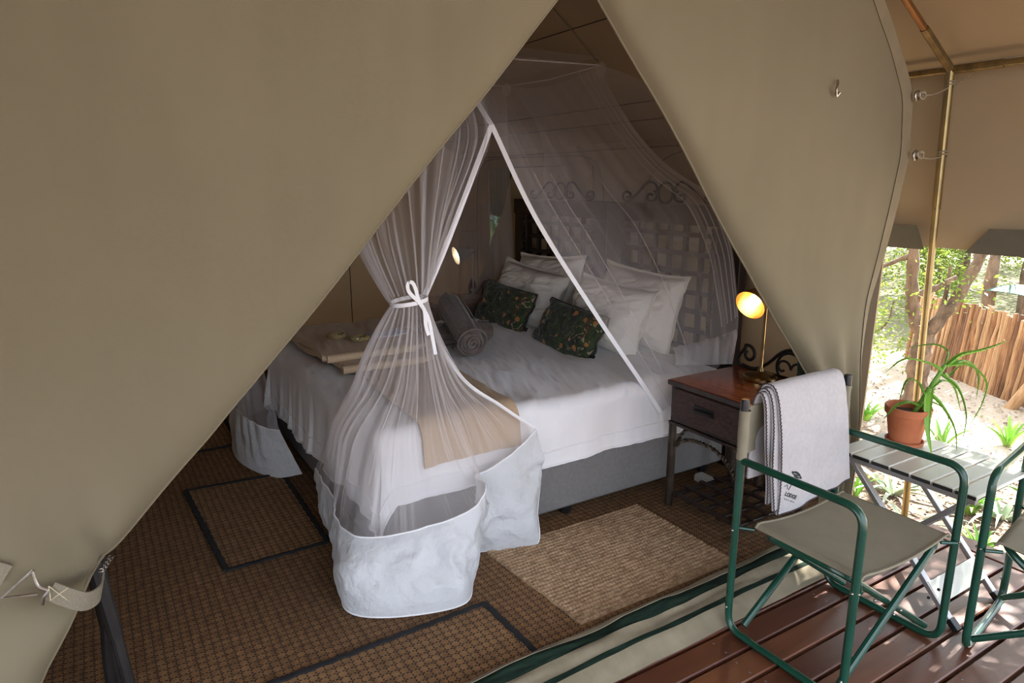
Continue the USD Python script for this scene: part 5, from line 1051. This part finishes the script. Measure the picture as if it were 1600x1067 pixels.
for z in (0.12, 0.55):
    fn.part('rail', tube([(F0[0] + 0.02 - fnrm[0] * 0.045, F0[1] - fnrm[1] * 0.045, -0.22 + z), (F1[0] + 0.05 - fnrm[0] * 0.045, F1[1] - fnrm[1] * 0.045, -0.22 + z)], 0.02, 7), m_fence[1], world=True)
ep_ = np.array([-2.42, 6.33])
fn.part('prop', tube([(-2.43, 6.36, -0.25), (-2.27, 6.40, 0.10), (-2.22, 6.42, 0.30)], [0.046, 0.043, 0.040], 10), m_fence[2], world=True, label='thick rounded prop leaning on the fence')
ts = Thing('tarpaulin', 'teal sheet roof edge showing just above the right end of the fence', 'sheet', (-2.6, 7.9, 0.5))
u = np.linspace(0, 1, 30)[:, None]; w = np.linspace(0, 1, 16)[None]
ts.part('sheet', cloth(np.stack(np.broadcast_arrays(-3.25 + 1.9 * u, 7.55 + 0.9 * w - 0.9 * u, 0.56 + 0.05 * np.sin(3 * u) * w + 0.02 * np.sin(9 * u + 4 * w)), -1), 0.006), m_teal, world=True)
for q in ((-3.2, 7.6), (-3.2, 8.4), (-1.5, 6.75), (-1.5, 7.5)): ts.part('support', tube([(*q, -0.3), (*q, 0.56)], 0.025, 8), m_bark, world=True)

BG, gb = 'leafy trees in the sunlit background', 'sunlit leafy tree in the bright bush beyond the fence'
def bush(name, label, seed, loc, h, spread, n, m, group, size=0.075, trunk_r=0.05):
    g = np.random.default_rng(seed); t = Thing(name, label, 'tree' if name == 'tree' else 'bush', loc, group=group)
    br = [([(0, 0, 0), (g.normal() * .06, g.normal() * .06, h * .3), (g.normal() * .15, g.normal() * .15, h * .6), (g.normal() * .2, g.normal() * .2, h * .9)], trunk_r, trunk_r * .45)]
    for _ in range(4):
        a = g.uniform(0, 2 * PI); z0 = h * g.uniform(.2, .5); br.append(([(0, 0, z0), (.3 * spread * math.cos(a), .3 * spread * math.sin(a), z0 + h * .15), (.7 * spread * math.cos(a), .7 * spread * math.sin(a), z0 + h * .3)], trunk_r * .5, trunk_r * .2))
    branchy(t, br)
    c = [(g.normal() * spread * .55, g.normal() * spread * .55, h * g.uniform(.12 if name == 'bush' else .35, 1.0)) for _ in range(30)]
    t.part('foliage', leaves(c, spread * .22, n, size, seed), m, smooth=False, kind='stuff'); return t
b1 = bush('tree', 'sunlit leafy tree in the bright bush, behind the left end of the fence', 31, (-6.95, 11.3, -0.25), 3.0, 0.85, 8000, m_leaf, None, 0.058)
b2 = bush('tree', 'sunlit leafy tree in the bright bush, behind the middle of the fence', 32, (-5.3, 11.4, -0.25), 2.8, 0.85, 8000, m_leaf, None, 0.058)
copy(b1, 'tree', 'sunlit leafy tree in the bright bush at the right edge, behind the teal sheet', (-4.1, 10.6, -0.25), 47, 0.95)
for k, (x, y, s_) in enumerate([(-7.6, 15.2, 1.25), (-5.6, 15.4, 1.3), (-9.2, 17.8, 1.4), (-7.0, 19.0, 1.5), (-6.2, 13.2, 1.1), (-8.3, 13.4, 1.1), (-4.5, 13.3, 1.15), (-10.5, 20.5, 1.6)]): copy((b1, b2)[k % 2], 'tree', gb, (x, y, -0.25), k * 61, s_, group=BG)
b3 = bush('bush', 'low sunlit bush beyond the middle of the fence', 33, (-4.75, 9.5, -0.25), 1.2, 0.42, 3600, m_leaf, None, 0.05, 0.025)
copy(b3, 'bush', 'low sunlit bush beyond the fence, left of the forked tree', (-6.0, 9.3, -0.25), 71, 1.1)
nb = bush('bush', 'small yellow-green bush left of the forked tree, by the flap', 35, (-3.75, 6.3, -0.24), 0.85, 0.33, 900, m_leaf, None, 0.045, 0.014)
wb = bush('tree', 'green tree glimpsed through the tent window', 36, (-8.3, 5.5, -0.25), 2.6, 1.1, 4000, m_leafdark, None)
for lab, q, h_, r_ in (('dark straight trunk beyond the fence, the thickest one at the top right', (-3.58, 8.35), 3.6, 0.065), ('slim pale trunk right of the dark straight trunk', (-3.33, 8.6), 3.4, 0.03), ('thin dark trunk at the top right corner of the bush', (-3.45, 9.0), 3.4, 0.025)):
    b = np.array([q[0], q[1], -0.27]); t = Thing('tree', lab, 'tree', b); d_ = 0.02 if 'dark' in lab else 0.2
    branchy(t, [([(0, 0, 0), (0.02 + d_ * .3, 0, h_ * .3), (0.01 + d_ * .8, .03, h_ * .6), (0.05 + d_ * 1.2, .05, h_)], r_, r_ * .6), ([(d_ * .4, 0, h_ * .38), (.2 + d_, .1, h_ * .6), (.5 + d_, .2, h_ * .9)], r_ * .45, r_ * .2)])
    t.part('foliage', leaves([(0.1 * a, 0.1 * a, h_ * .9 + .1 * a) for a in range(-3, 4)], .3, 700, 0.07, int(h_ * 100)), m_leaf, smooth=False, kind='stuff')

g = np.random.default_rng(19); n = 9000
p = np.stack([g.uniform(-4.6, 1.0, n), 3.35 + 4.0 * g.beta(1.1, 2.2, n), np.zeros(n)], 1)
p[:, 2] = -0.235 + 0.07 * (fbm(np.stack([p[:, 0] * .8, p[:, 1] * .8, 0 * p[:, 0]], -1), 4, 2) - 0.5) + g.uniform(0, .012, n)
a = g.uniform(0, 2 * PI, n); d = np.stack([np.cos(a), np.sin(a), g.normal(size=n) * .25], 1); e = np.stack([-np.sin(a), np.cos(a), g.normal(size=n) * .3], 1); s = g.uniform(.012, .04, (n, 1))
V = np.stack([p, p + d * s * .5 + e * s * .28 + (0, 0, .003), p + d * s, p + d * s * .5 - e * s * .28 + (0, 0, .003)], 1).reshape(-1, 3); b = np.arange(n)[:, None] * 4
single('leaf_litter', (V, np.vstack([b + [0, 1, 2], b + [0, 2, 3]])), m_litter, 'dry leaves and chips scattered over the garden mulch', 'leaf litter', smooth=False, kind='stuff')
